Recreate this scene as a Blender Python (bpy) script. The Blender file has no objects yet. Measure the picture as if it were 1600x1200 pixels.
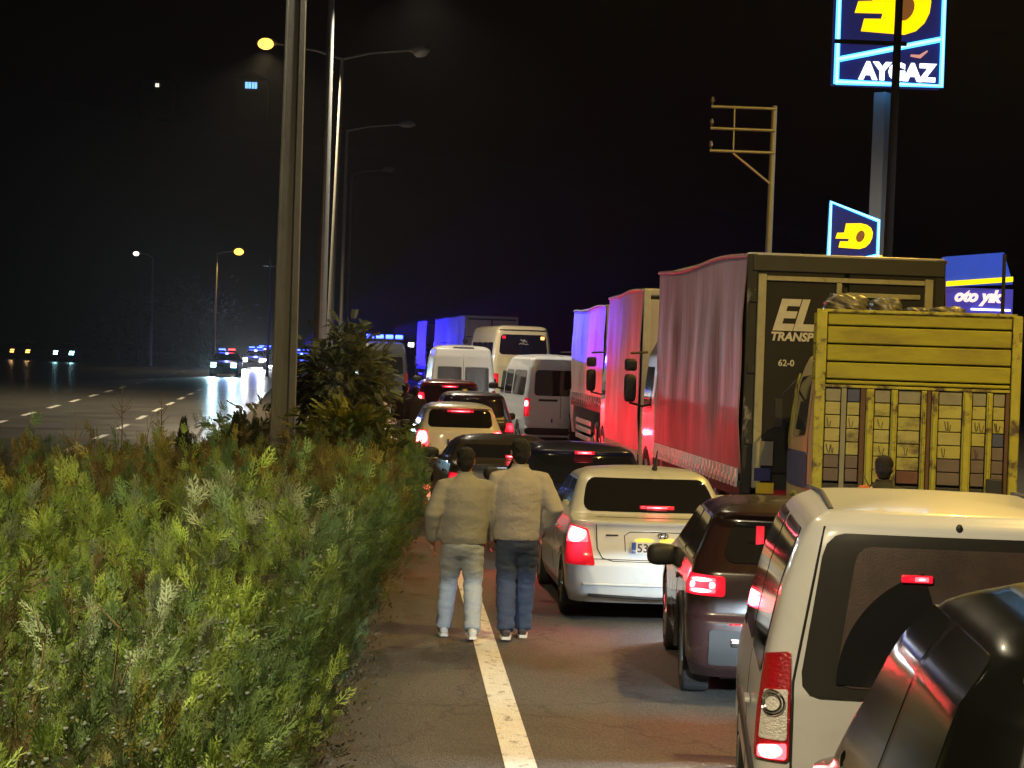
import bpy, bmesh, math, random
import numpy as np
from mathutils import Vector, Matrix, Euler
R = math.radians
random.seed(7)
rng = np.random.default_rng(11)
sc = bpy.context.scene
C = sc.collection

# ---------------------------------------------------------------- camera, sky, moon, exposure
CAM_H = 2.55
FPX = 3400.0                                   # focal length in pixels of the 1600 wide photograph
cam = bpy.data.cameras.new('camera')
cam.sensor_width = 36.0
cam.lens = FPX / 1600.0 * 36.0
cam.clip_start = 0.1
cam.clip_end = 4000
camo = bpy.data.objects.new('camera', cam)
C.objects.link(camo)
camo.location = (0, 0, CAM_H)
camo.rotation_euler = (Matrix.Rotation(R(-2.98), 3, 'Z') @ Matrix.Rotation(R(90 - 0.81), 3, 'X') @ Matrix.Rotation(R(1.9), 3, 'Z')).to_euler()
sc.camera = camo

world = bpy.data.worlds.new('World')
sc.world = world
world.use_nodes = True
wn = world.node_tree
wbg = wn.nodes['Background']
sky = wn.nodes.new('ShaderNodeTexSky')
sky.sky_type = 'NISHITA'
sky.sun_disc = False
sky.sun_elevation = R(-3)
sky.sun_rotation = R(150)
wn.links.new(sky.outputs[0], wbg.inputs[0])
wbg.inputs[1].default_value = 0.02

ml = bpy.data.lights.new('moon', 'SUN')
ml.energy = 0.012
ml.angle = R(0.5)
ml.color = (1.0, 0.93, 0.82)
mo = bpy.data.objects.new('moon', ml)
C.objects.link(mo)
mo.rotation_euler = (R(40), 0, R(150))

sc.view_settings.view_transform = 'Standard'
sc.view_settings.look = 'None'
sc.view_settings.exposure = 0.0
sc.view_settings.gamma = 1.0
sc.cycles.use_denoising = True
sc.cycles.max_bounces = 6
sc.cycles.diffuse_bounces = 3
sc.cycles.glossy_bounces = 3
sc.cycles.transmission_bounces = 3
sc.cycles.sample_clamp_indirect = 4.0

# ---------------------------------------------------------------- survey: where things stand (metres)
def LX(px, d):
    return (px - 623.0) / FPX * d
def LZ(px, py, d):
    return CAM_H - (py - (552.0 + 0.033 * (px - 800.0))) / FPX * d
def gz(y):                                      # the road climbs gently past 60 m, then levels
    t = max(0.0, y - 60.0)
    return 0.009 * 150 * (1 - math.exp(-t / 150.0)) if t > 0 else 0.0
def line_x(y):                                  # inner edge line of the near carriageway
    t = max(0.0, y - 19.0)
    return 0.83 - 0.0005 * t * t if t < 120 else 0.83 - 7.2 - 0.12 * (t - 120)
def dash_x(y):
    return -7.6 - 0.035 * (y - 53)

# ---------------------------------------------------------------- materials
MATS = {}
def M(name, col, rough=0.5, metal=0.0, var=0.18, scale=6.0, bump=0.0, bscale=60.0, coat=0.0, emis=None, es=0.0,
      stretch=(1, 1, 1), var2=0.0, col2=None, thresh=(0.45, 0.62), spec=0.5, rvar=0.0):
    if name in MATS:
        return MATS[name]
    m = bpy.data.materials.new(name)
    m.use_nodes = True
    nt = m.node_tree
    b = nt.nodes['Principled BSDF']
    b.inputs['Roughness'].default_value = rough
    b.inputs['Metallic'].default_value = metal
    b.inputs['Specular IOR Level'].default_value = spec
    if coat:
        b.inputs['Coat Weight'].default_value = coat
        b.inputs['Coat Roughness'].default_value = 0.08
    tc = nt.nodes.new('ShaderNodeTexCoord')
    mp = nt.nodes.new('ShaderNodeMapping')
    mp.inputs['Scale'].default_value = stretch
    nt.links.new(tc.outputs['Object'], mp.inputs[0])
    n = nt.nodes.new('ShaderNodeTexNoise')
    n.inputs['Scale'].default_value = scale
    n.inputs['Detail'].default_value = 6
    n.inputs['Roughness'].default_value = 0.6
    nt.links.new(mp.outputs[0], n.inputs['Vector'])
    mix = nt.nodes.new('ShaderNodeMix')
    mix.data_type = 'RGBA'
    lo = tuple(c * (1 - var) for c in col) + (1,)
    hi = tuple(min(1, c * (1 + var)) for c in col) + (1,)
    mix.inputs[6].default_value = lo
    mix.inputs[7].default_value = hi
    nt.links.new(n.outputs[0], mix.inputs[0])
    out = mix.outputs[2]
    if col2 is not None:
        n2 = nt.nodes.new('ShaderNodeTexNoise')
        n2.inputs['Scale'].default_value = scale * 0.7
        n2.inputs['Detail'].default_value = 8
        n2.inputs['Roughness'].default_value = 0.7
        mp2 = nt.nodes.new('ShaderNodeMapping')
        mp2.inputs['Scale'].default_value = stretch
        mp2.inputs['Location'].default_value = (3.1, 7.7, 1.3)
        nt.links.new(tc.outputs['Object'], mp2.inputs[0])
        nt.links.new(mp2.outputs[0], n2.inputs['Vector'])
        rp = nt.nodes.new('ShaderNodeValToRGB')
        rp.color_ramp.elements[0].position = thresh[0]
        rp.color_ramp.elements[1].position = thresh[1]
        nt.links.new(n2.outputs[0], rp.inputs[0])
        mx2 = nt.nodes.new('ShaderNodeMix')
        mx2.data_type = 'RGBA'
        nt.links.new(rp.outputs[0], mx2.inputs[0])
        nt.links.new(out, mx2.inputs[6])
        mx2.inputs[7].default_value = tuple(col2) + (1,)
        out = mx2.outputs[2]
    nt.links.new(out, b.inputs['Base Color'])
    if rvar:
        mr = nt.nodes.new('ShaderNodeMapRange')
        mr.inputs[3].default_value = max(0.02, rough - rvar)
        mr.inputs[4].default_value = min(1, rough + rvar)
        nt.links.new(n.outputs[0], mr.inputs[0])
        nt.links.new(mr.outputs[0], b.inputs['Roughness'])
    if bump:
        nb = nt.nodes.new('ShaderNodeTexNoise')
        nb.inputs['Scale'].default_value = bscale
        nb.inputs['Detail'].default_value = 5
        nt.links.new(mp.outputs[0], nb.inputs['Vector'])
        bp = nt.nodes.new('ShaderNodeBump')
        bp.inputs['Strength'].default_value = bump
        bp.inputs['Distance'].default_value = 0.02
        nt.links.new(nb.outputs[0], bp.inputs['Height'])
        nt.links.new(bp.outputs[0], b.inputs['Normal'])
    if emis is not None:
        b.inputs['Emission Color'].default_value = tuple(emis) + (1,)
        b.inputs['Emission Strength'].default_value = es
    MATS[name] = m
    return m

def attr_mat(name, rough=0.6, trans=0.25):
    m = bpy.data.materials.new(name)
    m.use_nodes = True
    nt = m.node_tree
    b = nt.nodes['Principled BSDF']
    a = nt.nodes.new('ShaderNodeAttribute')
    a.attribute_name = 'tint'
    nt.links.new(a.outputs['Color'], b.inputs['Base Color'])
    b.inputs['Roughness'].default_value = rough
    b.inputs['Specular IOR Level'].default_value = 0.25
    tr = nt.nodes.new('ShaderNodeBsdfTranslucent')
    nt.links.new(a.outputs['Color'], tr.inputs[0])
    ms = nt.nodes.new('ShaderNodeMixShader')
    ms.inputs[0].default_value = trans
    nt.links.new(b.outputs[0], ms.inputs[1])
    nt.links.new(tr.outputs[0], ms.inputs[2])
    nt.links.new(ms.outputs[0], nt.nodes['Material Output'].inputs[0])
    return m

# ---------------------------------------------------------------- mesh builder
class MB:
    def __init__(s):
        s.v = []; s.f = []
    def add(s, vs, fs):
        o = len(s.v)
        s.v += [tuple(p) for p in vs]
        s.f += [tuple(i + o for i in f) for f in fs]
        return s
    def box(s, x0, x1, y0, y1, z0, z1):
        return s.add([(x0, y0, z0), (x1, y0, z0), (x1, y1, z0), (x0, y1, z0), (x0, y0, z1), (x1, y0, z1), (x1, y1, z1), (x0, y1, z1)],
                     [(3, 2, 1, 0), (4, 5, 6, 7), (0, 1, 5, 4), (1, 2, 6, 5), (2, 3, 7, 6), (3, 0, 4, 7)])
    def tube(s, path, rad, seg=10, cap=True, ell=None):
        P = [Vector(p) for p in path]
        n = len(P)
        rad = [rad] * n if isinstance(rad, (int, float)) else list(rad)
        vs = []
        ref = None
        for i in range(n):
            d = (P[min(i + 1, n - 1)] - P[max(i - 1, 0)]).normalized()
            if ref is None:
                ref = Vector((1, 0, 0)) if abs(d.x) < 0.9 else Vector((0, 0, 1))
            u = (ref - d * ref.dot(d)).normalized()
            w = d.cross(u)
            ref = u
            r = rad[i]
            ra, rb = (r, r) if isinstance(r, (int, float)) else r
            for k in range(seg):
                a = 2 * math.pi * k / seg
                vs.append(P[i] + u * (math.cos(a) * ra) + w * (math.sin(a) * rb))
        fs = []
        for i in range(n - 1):
            for k in range(seg):
                k2 = (k + 1) % seg
                fs.append((i * seg + k, i * seg + k2, (i + 1) * seg + k2, (i + 1) * seg + k))
        if cap:
            fs.append(tuple(range(seg))[::-1])
            fs.append(tuple((n - 1) * seg + k for k in range(seg)))
        return s.add(vs, fs)
    def prism(s, poly, y0, y1):                 # polygon in x,z extruded along y
        n = len(poly)
        vs = [(x, y0, z) for x, z in poly] + [(x, y1, z) for x, z in poly]
        fs = [tuple(range(n)), tuple(range(2 * n - 1, n - 1, -1))]
        fs += [(i, i + n, (i + 1) % n + n, (i + 1) % n) for i in range(n)]
        return s.add(vs, fs)
    def grid(s, fn, nu, nv, thick=None):        # fn(u,v)->point ; optional thick: fn2(u,v) back point
        vs = [fn(i / nu, j / nv) for j in range(nv + 1) for i in range(nu + 1)]
        W = nu + 1
        fs = [(j * W + i, j * W + i + 1, (j + 1) * W + i + 1, (j + 1) * W + i) for j in range(nv) for i in range(nu)]
        if thick:
            o = len(vs)
            vs += [thick(i / nu, j / nv) for j in range(nv + 1) for i in range(nu + 1)]
            rim = [i for i in range(W)] + [j * W + nu for j in range(1, nv + 1)] + [nv * W + i for i in range(nu - 1, -1, -1)] + [j * W for j in range(nv - 1, 0, -1)]
            for a, b in zip(rim, rim[1:] + rim[:1]):
                fs.append((b, a, a + o, b + o))
        return s.add(vs, fs)
    def ellipsoid(s, c, r, nu=14, nv=9, fn=None):
        vs = []; fs = []
        for j in range(nv + 1):
            th = math.pi * j / nv
            for i in range(nu):
                ph = 2 * math.pi * i / nu
                d = Vector((math.sin(th) * math.cos(ph), math.sin(th) * math.sin(ph), math.cos(th)))
                k = fn(d) if fn else 1
                vs.append((c[0] + r[0] * d.x * k, c[1] + r[1] * d.y * k, c[2] + r[2] * d.z * k))
        for j in range(nv):
            for i in range(nu):
                i2 = (i + 1) % nu
                fs.append((j * nu + i, (j + 1) * nu + i, (j + 1) * nu + i2, j * nu + i2))
        return s.add(vs, fs)
    def mesh(s, name, fix=True):
        me = bpy.data.meshes.new(name)
        me.from_pydata(s.v, [], s.f)
        if fix:
            bm = bmesh.new(); bm.from_mesh(me)
            bmesh.ops.remove_doubles(bm, verts=bm.verts, dist=1e-5)
            bmesh.ops.recalc_face_normals(bm, faces=bm.faces)
            bm.to_mesh(me); bm.free()
        return me
    def build(s, name, mat, parent=None, smooth=None, bevel=0.0, fix=True):
        me = s.mesh(name, fix)
        return link(name, me, mat, parent, smooth, bevel)

def link(name, me, mat, parent=None, smooth=None, bevel=0.0):
    o = bpy.data.objects.new(name, me)
    C.objects.link(o)
    if mat is not None and not me.materials:
        me.materials.append(mat)
    if parent is not None:
        o.parent = parent
    if bevel:
        bv = o.modifiers.new('bevel', 'BEVEL')
        bv.width = bevel
        bv.segments = 2
        bv.limit_method = 'ANGLE'
        bv.angle_limit = R(40)
        if smooth is None:
            smooth = 40
    if smooth is not None:
        for p in me.polygons:
            p.use_smooth = True
        me.set_sharp_from_angle(angle=R(smooth))
    return o

def empty(name, loc=(0, 0, 0), rz=0.0):
    o = bpy.data.objects.new(name, None)
    C.objects.link(o)
    o.location = loc
    o.rotation_euler = (0, 0, rz)
    o.empty_display_size = 0.2
    return o
def tag(o, label=None, cat=None, group=None, kind=None):
    if label: o['label'] = label
    if cat: o['category'] = cat
    if group: o['group'] = group
    if kind: o['kind'] = kind
    return o
def thing(name, label, cat, loc=(0, 0, 0), rz=0.0, group=None):
    return tag(empty(name, loc, rz), label, cat, group)

WS = bpy.data.scenes.new('workshop')            # scratch scene for applying modifiers, removed at the end
def evaluated(*obs):
    for o in obs: WS.collection.objects.link(o)
    vl = WS.view_layers[0]
    vl.update()
    me = bpy.data.meshes.new_from_object(obs[0].evaluated_get(vl.depsgraph))
    for o in obs: bpy.data.objects.remove(o)
    return me

def boolean_cut(me, cutter_me):
    a = bpy.data.objects.new('tmp_a', me); b = bpy.data.objects.new('tmp_b', cutter_me)
    md = a.modifiers.new('b', 'BOOLEAN'); md.object = b; md.operation = 'DIFFERENCE'; md.solver = 'EXACT'
    return evaluated(a, b)

def remeshed(mb, voxel, smooth_it=6):
    a = bpy.data.objects.new('tmp_a', mb.mesh('tmp'))
    md = a.modifiers.new('r', 'REMESH'); md.mode = 'VOXEL'; md.voxel_size = voxel
    if smooth_it:
        s = a.modifiers.new('s', 'SMOOTH'); s.iterations = smooth_it; s.factor = 0.5
    return evaluated(a)

def text_mesh(body, size, shear=0.0, extrude=0.004, bold=0.0, spacing=1.0, align='LEFT'):
    cu = bpy.data.curves.new('txt', 'FONT')
    cu.body = body; cu.size = size; cu.shear = shear; cu.extrude = extrude; cu.offset = bold
    cu.space_character = spacing; cu.align_x = align; cu.resolution_u = 3
    me = evaluated(bpy.data.objects.new('tmp_txt', cu))
    me.materials.clear()
    me.transform(Matrix.Rotation(R(90), 4, 'X'))     # stands in the x-z plane, faces -y
    return me
def lettering(body, size, loc, mat, parent, name='lettering', **kw):
    me = text_mesh(body, size, **kw)
    me.transform(Matrix.Translation(loc))
    return link(name, me, mat, parent)

def light(name, kind, loc, energy, col, parent=None, size=0.05, rot=None, spot=None, blend=0.3):
    l = bpy.data.lights.new(name, kind)
    l.energy = energy; l.color = col
    if kind in ('POINT', 'SPOT'):
        l.shadow_soft_size = size
    if kind == 'SPOT':
        l.spot_size = R(spot); l.spot_blend = blend
    if kind == 'AREA':
        l.size = size
    o = bpy.data.objects.new(name, l); C.objects.link(o)
    o.location = loc
    if rot is not None: o.rotation_euler = rot
    if parent is not None: o.parent = parent
    return o

# ---------------------------------------------------------------- shared materials
def asphalt(name, base, rough):
    m = M(name, base, rough, var=0.30, scale=0.8, rvar=0.12, col2=tuple(c * 0.6 for c in base), thresh=(0.5, 0.72))
    nt = m.node_tree; b = nt.nodes['Principled BSDF']
    src = b.inputs['Base Color'].links[0].from_socket
    tc = nt.nodes.new('ShaderNodeTexCoord')
    fine = nt.nodes.new('ShaderNodeTexVoronoi'); fine.inputs['Scale'].default_value = 85
    nt.links.new(tc.outputs['Object'], fine.inputs['Vector'])
    sp = nt.nodes.new('ShaderNodeMapRange'); sp.inputs[3].default_value = 0.55; sp.inputs[4].default_value = 1.6
    sepc = nt.nodes.new('ShaderNodeSeparateColor'); nt.links.new(fine.outputs['Color'], sepc.inputs[0]); nt.links.new(sepc.outputs[0], sp.inputs[0])
    m1 = nt.nodes.new('ShaderNodeMix'); m1.data_type = 'RGBA'; m1.blend_type = 'MULTIPLY'; m1.inputs[0].default_value = 1.0
    nt.links.new(src, m1.inputs[6]); nt.links.new(sp.outputs[0], m1.inputs[7])
    # cracks
    ns = nt.nodes.new('ShaderNodeTexNoise'); ns.inputs['Scale'].default_value = 2.5; ns.inputs['Detail'].default_value = 6
    nt.links.new(tc.outputs['Object'], ns.inputs['Vector'])
    ad = nt.nodes.new('ShaderNodeVectorMath'); ad.operation = 'MULTIPLY_ADD'; ad.inputs[1].default_value = (0.7, 0.7, 0); nt.links.new(ns.outputs['Color'], ad.inputs[0]); nt.links.new(tc.outputs['Object'], ad.inputs[2])
    ck = nt.nodes.new('ShaderNodeTexVoronoi'); ck.feature = 'DISTANCE_TO_EDGE'; ck.inputs['Scale'].default_value = 0.42
    nt.links.new(ad.outputs[0], ck.inputs['Vector'])
    cr = nt.nodes.new('ShaderNodeMapRange'); cr.inputs[1].default_value = 0.0; cr.inputs[2].default_value = 0.012; cr.inputs[3].default_value = 0.35; cr.inputs[4].default_value = 1.0
    nt.links.new(ck.outputs['Distance'], cr.inputs[0])
    m2 = nt.nodes.new('ShaderNodeMix'); m2.data_type = 'RGBA'; m2.blend_type = 'MULTIPLY'; m2.inputs[0].default_value = 0.8
    nt.links.new(m1.outputs[2], m2.inputs[6]); nt.links.new(cr.outputs[0], m2.inputs[7])
    nt.links.new(m2.outputs[2], b.inputs['Base Color'])
    bp = nt.nodes.new('ShaderNodeBump'); bp.inputs['Strength'].default_value = 0.6; bp.inputs['Distance'].default_value = 0.008
    nt.links.new(fine.outputs['Distance'], bp.inputs['Height']); nt.links.new(bp.outputs[0], b.inputs['Normal'])
    return m
m_asph = asphalt('asphalt', (0.062, 0.059, 0.054), 0.75)
m_asph_wet = M('asphalt_left', (0.085, 0.083, 0.080), 0.34, var=0.3, scale=0.6, bump=0.2, bscale=40, rvar=0.15)
m_soil = M('soil', (0.07, 0.055, 0.035), 0.95, var=0.4, scale=3, bump=0.6, bscale=20)
m_paint = M('road_paint', (0.66, 0.66, 0.63), 0.65, var=0.2, scale=14, bump=0.5, bscale=60, stretch=(1, 0.6, 1), col2=(0.16, 0.155, 0.145), thresh=(0.55, 0.66))
m_glass = M('dark_glass', (0.012, 0.012, 0.014), 0.06, var=0.1, spec=0.6)
m_tint = bpy.data.materials.new('tinted_clear_glass')
m_tint.use_nodes = True
_b = m_tint.node_tree.nodes['Principled BSDF']
_b.inputs['Base Color'].default_value = (0.5, 0.55, 0.6, 1); _b.inputs['Roughness'].default_value = 0.02
_b.inputs['Transmission Weight'].default_value = 1.0; _b.inputs['IOR'].default_value = 1.02
m_tyre = M('tyre_rubber', (0.022, 0.022, 0.022), 0.85, var=0.3, scale=20, bump=0.3)
m_rim = M('wheel_rim', (0.45, 0.45, 0.46), 0.35, metal=0.8, scale=10)
m_trim = M('black_trim', (0.02, 0.02, 0.021), 0.55, var=0.3, scale=12)
m_seam = M('seam_gap', (0.012, 0.012, 0.012), 0.9)
m_chrome = M('chrome', (0.7, 0.7, 0.7), 0.12, metal=1.0, var=0.05)
m_plate = M('plate_white', (0.78, 0.78, 0.75), 0.5, var=0.08)
m_plateb = M('plate_blue', (0.02, 0.08, 0.45), 0.5)
m_black = M('lettering_black', (0.015, 0.015, 0.015), 0.6)
m_white = M('lettering_white', (0.72, 0.72, 0.68), 0.6, var=0.15, scale=14)
m_red = M('red_lens', (0.26, 0.006, 0.010), 0.12, var=0.5, scale=30, bump=0.5, bscale=70, coat=0.5, emis=(1, 0.02, 0.03), es=0.06)
def lamp_mat(name, base, hot, hot_s, rim, rim_s, power=1.3, rib=0.35):
    """Lit lens: bright round the bulb, dimmer to the rim, broken up by the lens ribs."""
    m = M(name, base, 0.2, emis=rim, es=1.0)
    nt = m.node_tree; b = nt.nodes['Principled BSDF']
    tc = nt.nodes.new('ShaderNodeTexCoord')
    vm = nt.nodes.new('ShaderNodeVectorMath'); vm.operation = 'SUBTRACT'; vm.inputs[1].default_value = (0.5, 0.5, 0.5)
    nt.links.new(tc.outputs['Generated'], vm.inputs[0])
    ln = nt.nodes.new('ShaderNodeVectorMath'); ln.operation = 'LENGTH'
    nt.links.new(vm.outputs[0], ln.inputs[0])
    mr = nt.nodes.new('ShaderNodeMapRange'); mr.inputs[1].default_value = 0.0; mr.inputs[2].default_value = 0.6; mr.inputs[3].default_value = 1.0; mr.inputs[4].default_value = 0.0
    nt.links.new(ln.outputs['Value'], mr.inputs[0])
    pw = nt.nodes.new('ShaderNodeMath'); pw.operation = 'POWER'; pw.inputs[1].default_value = power
    nt.links.new(mr.outputs[0], pw.inputs[0])
    wv = nt.nodes.new('ShaderNodeTexNoise'); wv.inputs['Scale'].default_value = 55; wv.inputs['Detail'].default_value = 2
    nt.links.new(tc.outputs['Object'], wv.inputs['Vector'])
    ml = nt.nodes.new('ShaderNodeMapRange'); ml.inputs[3].default_value = 1 - rib; ml.inputs[4].default_value = 1 + rib
    nt.links.new(wv.outputs[0], ml.inputs[0])
    mm = nt.nodes.new('ShaderNodeMath'); mm.operation = 'MULTIPLY'
    nt.links.new(pw.outputs[0], mm.inputs[0]); nt.links.new(ml.outputs[0], mm.inputs[1])
    cm = nt.nodes.new('ShaderNodeMix'); cm.data_type = 'RGBA'
    cm.inputs[6].default_value = tuple(rim) + (1,); cm.inputs[7].default_value = tuple(hot) + (1,)
    nt.links.new(mm.outputs[0], cm.inputs[0]); nt.links.new(cm.outputs[2], b.inputs['Emission Color'])
    st = nt.nodes.new('ShaderNodeMapRange'); st.inputs[3].default_value = rim_s; st.inputs[4].default_value = hot_s
    nt.links.new(mm.outputs[0], st.inputs[0]); nt.links.new(st.outputs[0], b.inputs['Emission Strength'])
    return m
m_core = lamp_mat('brake_core', (0.8, 0.2, 0.2), (1.0, 0.42, 0.36), 42.0, (1.0, 0.05, 0.08), 4.0, power=0.8)
m_red_lit = lamp_mat('red_lens_lit', (0.4, 0.01, 0.015), (1.0, 0.07, 0.09), 5.0, (1.0, 0.012, 0.04), 0.7, 1.0)
m_red_dim = lamp_mat('red_lens_glow', (0.35, 0.01, 0.012), (1.0, 0.03, 0.07), 2.4, (1.0, 0.01, 0.03), 0.35, 1.0)
m_clear = M('clear_lens', (0.62, 0.60, 0.58), 0.2, var=0.35, scale=40, bump=0.6, bscale=90, coat=0.5)
m_head = M('headlight_lit', (0.9, 0.9, 0.95), 0.2, emis=(0.8, 0.92, 1.0), es=22.0)
m_head_cy = M('headlight_cyan', (0.8, 0.95, 1.0), 0.2, emis=(0.30, 0.85, 1.0), es=24.0)
m_amber = M('amber_lamp', (0.8, 0.5, 0.05), 0.3, emis=(1.0, 0.70, 0.10), es=1.1)
m_blue_lit = M('blue_beacon', (0.05, 0.05, 0.8), 0.3, emis=(0.03, 0.06, 1.0), es=14.0)
m_orange_lit = M('indicator_lit', (0.9, 0.4, 0.05), 0.3, emis=(1.0, 0.45, 0.1), es=4.0)
m_sodium = lamp_mat('sodium_lens', (1, 0.8, 0.4), (1.0, 0.80, 0.35), 14.0, (1.0, 0.48, 0.03), 1.6, power=1.2, rib=0.1)
m_lampw = M('pale_lens', (0.8, 0.8, 0.7), 0.3, emis=(1.0, 0.93, 0.7), es=3.0)
m_steel = M('galvanised_steel', (0.34, 0.34, 0.33), 0.5, metal=0.5, var=0.2, scale=5)
m_conc = M('concrete_pole', (0.165, 0.17, 0.172), 0.9, var=0.25, scale=4, bump=0.4, bscale=30, stretch=(1, 1, 0.3), col2=(0.10, 0.102, 0.10), thresh=(0.5, 0.7))

# ---------------------------------------------------------------- ground, roads, markings
def strip(name, fx0, fx1, y0, y1, dz, mat, step=3.0, nx=1):
    mb = MB()
    n = max(1, int((y1 - y0) / step))
    def fn(u, v):
        y = y0 + (y1 - y0) * v
        a, b = fx0(y), fx1(y)
        return (a + (b - a) * u, y, gz(y) + dz)
    mb.grid(fn, nx, n)
    return mb.build(name, mat, fix=False)

g = MB()
ys = list(np.arange(-60, 60, 20)) + list(np.arange(60, 300, 10)) + [320, 380, 460, 600, 900, 1500, 2500]
xs = [-1200, -300, -100, -40, -15, 0, 15, 40, 100, 300, 1200]
vs = [(x, y, gz(y) - 0.02) for y in ys for x in xs]
W = len(xs)
g.add(vs, [(j * W + i, j * W + i + 1, (j + 1) * W + i + 1, (j + 1) * W + i) for j in range(len(ys) - 1) for i in range(W - 1)])
tag(g.build('ground', m_soil, fix=False), kind='structure')
near_road = strip('road', lambda y: line_x(y) - 1.7, lambda y: line_x(y) + 12.5, -20, 260, 0.0, m_asph, nx=4)
tag(near_road, kind='structure')
far_road = strip('opposite_road', lambda y: dash_x(y) - 7.5 - max(0, (y - 60)) * 0.12, lambda y: dash_x(y) + 3.2, -20, 300, 0.0, m_asph_wet, nx=4)
tag(far_road, kind='structure')
el = strip('edge_line', lambda y: line_x(y) - 0.10, lambda y: line_x(y) + 0.10, 2, 200, 0.004, m_paint, step=1.0)
el.parent = near_road
for off in (0.0, -3.6):
    y = 30.0
    while y < 150:
        d = strip('lane_dash', lambda t: dash_x(t) + off - 0.09, lambda t: dash_x(t) + off + 0.09, y, y + 3.0, 0.004, m_paint, step=1.5)
        d.parent = far_road
        y += 6.5 if y < 100 else 9.0

# ---------------------------------------------------------------- generic vehicle shell
def lerp_tab(tab, z):
    if z <= tab[0][0]: return tab[0][1]
    for (a, va), (b, vb) in zip(tab, tab[1:]):
        if z <= b:
            t = (z - a) / (b - a) if b > a else 0
            return va + (vb - va) * t
    return tab[-1][1]
class Shell:
    """Stack of rounded rectangles: half width w(z), rear y yr(z), front y yf(z)."""
    def __init__(s, w, yr, yf, z0, z1, r=0.16, bow=0.06, crown=0.04, rf=0.3, extra=()):
        s.w, s.yr, s.yf, s.z0, s.z1, s.r, s.bow, s.crown, s.rf, s.extra = w, yr, yf, z0, z1, r, bow, crown, rf, extra
    def sm(s, tab, z, h=0.018):
        return (lerp_tab(tab, z - h) + 2 * lerp_tab(tab, z) + lerp_tab(tab, z + h)) / 4
    def W(s, z): return s.sm(s.w, z)
    def rear(s, t, z, off=0.0):                # t: signed arc length from the rear centre line
        sg = 1 if t >= 0 else -1
        t = abs(t)
        w, y0 = s.W(z), s.sm(s.yr, z)
        r = min(s.r, w * 0.6)
        if t <= w - r:
            yy = y0 + s.bow * (t / w) ** 2
            return Vector((sg * t, yy - off, z))
        base = y0 + s.bow * ((w - r) / w) ** 2
        a = (t - (w - r)) / r
        if a <= math.pi / 2:
            return Vector((sg * (w - r + math.sin(a) * (r + off)), base + r - math.cos(a) * (r + off), z))
        return Vector((sg * (w + off), base + r + (a - math.pi / 2) * r, z))
    def side(s, y, z, sg, off=0.0):
        return Vector((sg * (s.W(z) + off), y, z))
    def ring(s, z):
        w, y0, y1 = s.W(z), s.sm(s.yr, z), s.sm(s.yf, z)
        r = min(s.r, w * 0.6); rf = min(s.rf, w * 0.8)
        pts = []
        for i in range(7): 
            t = (w - r) * i / 6
            pts.append((t, y0 + s.bow * (t / w) ** 2))
        b = y0 + s.bow * ((w - r) / w) ** 2
        for i in range(1, 7):
            a = math.pi / 2 * i / 6
            pts.append((w - r + math.sin(a) * r, b + r - math.cos(a) * r))
        ya, yb = b + r, y1 - 0.1 - rf
        for i in range(1, 13):
            pts.append((w, ya + (yb - ya) * i / 12))
        for i in range(1, 7):
            a = math.pi / 2 * i / 6
            pts.append((w - rf + math.cos(a) * rf, yb + math.sin(a) * (rf + 0.04)))
        for i in range(1, 7):
            t = (w - rf) * (1 - i / 6)
            pts.append((t, y1 - 0.06 * (t / max(0.01, w - rf)) ** 2))
        left = [(-x, y) for x, y in pts[1:-1]][::-1]
        return [(x, y, z) for x, y in pts + left]
    def body_mesh(s, wheels=()):
        zs = set([s.z0, s.z1])
        for tab in (s.w, s.yr, s.yf):
            for z, _ in tab:
                for dz in (-0.018, 0, 0.018):
                    if s.z0 < z + dz < s.z1: zs.add(round(z + dz, 4))
        z = s.z0
        while z < s.z1:
            zs.add(round(z, 4)); z += 0.07
        zs = sorted(zs)
        mb = MB()
        rings = [s.ring(z) for z in zs]
        n = len(rings[0])
        cx, cy = 0, (s.sm(s.yr, s.z1) + s.sm(s.yf, s.z1)) / 2
        top = rings[-1]
        for k in (0.93, 0.8, 0.55, 0.28):
            rings.append([(p[0] * k, cy + (p[1] - cy) * k, s.z1 + s.crown * (1 - k * k)) for p in top])
        vs = [p for rg in rings for p in rg]
        fs = []
        for j in range(len(rings) - 1):
            for i in range(n):
                i2 = (i + 1) % n
                fs.append((j * n + i, j * n + i2, (j + 1) * n + i2, (j + 1) * n + i))
        c = len(vs); vs.append((0, cy, s.z1 + s.crown))
        j = len(rings) - 1
        fs += [(j * n + i, j * n + (i + 1) % n, c) for i in range(n)]
        fs.append(tuple(range(n))[::-1])
        mb.add(vs, fs)
        me = mb.mesh('body')
        if wheels:
            cut = MB()
            for (y, r, w) in wheels:
                for sg in (-1, 1):
                    x0, x1 = sg * (w - 0.26), sg * (w + 0.3)
                    cut.tube([(x0, y, r), (x1, y, r)], r + 0.055, seg=28)
            me = boolean_cut(me, cut.mesh('cut'))
        return me
    @staticmethod
    def rounded(u, v, rc, ar):
        v = 0.5 - 0.5 * math.cos(math.pi * v) if rc else v
        dv = min(v, 1 - v)
        rv = min(0.45, rc * ar)
        if rc and dv < rv:
            k = rc * (1 - math.sqrt(max(0, 1 - (1 - dv / rv) ** 2)))
            u = k + u * (1 - 2 * k)
        return u, v
    @staticmethod
    def aspect(c4):
        wd = abs(c4[1][0] - c4[0][0]) + 1e-6; ht = abs(c4[3][1] - c4[0][1]) + 1e-6
        return wd / ht
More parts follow.
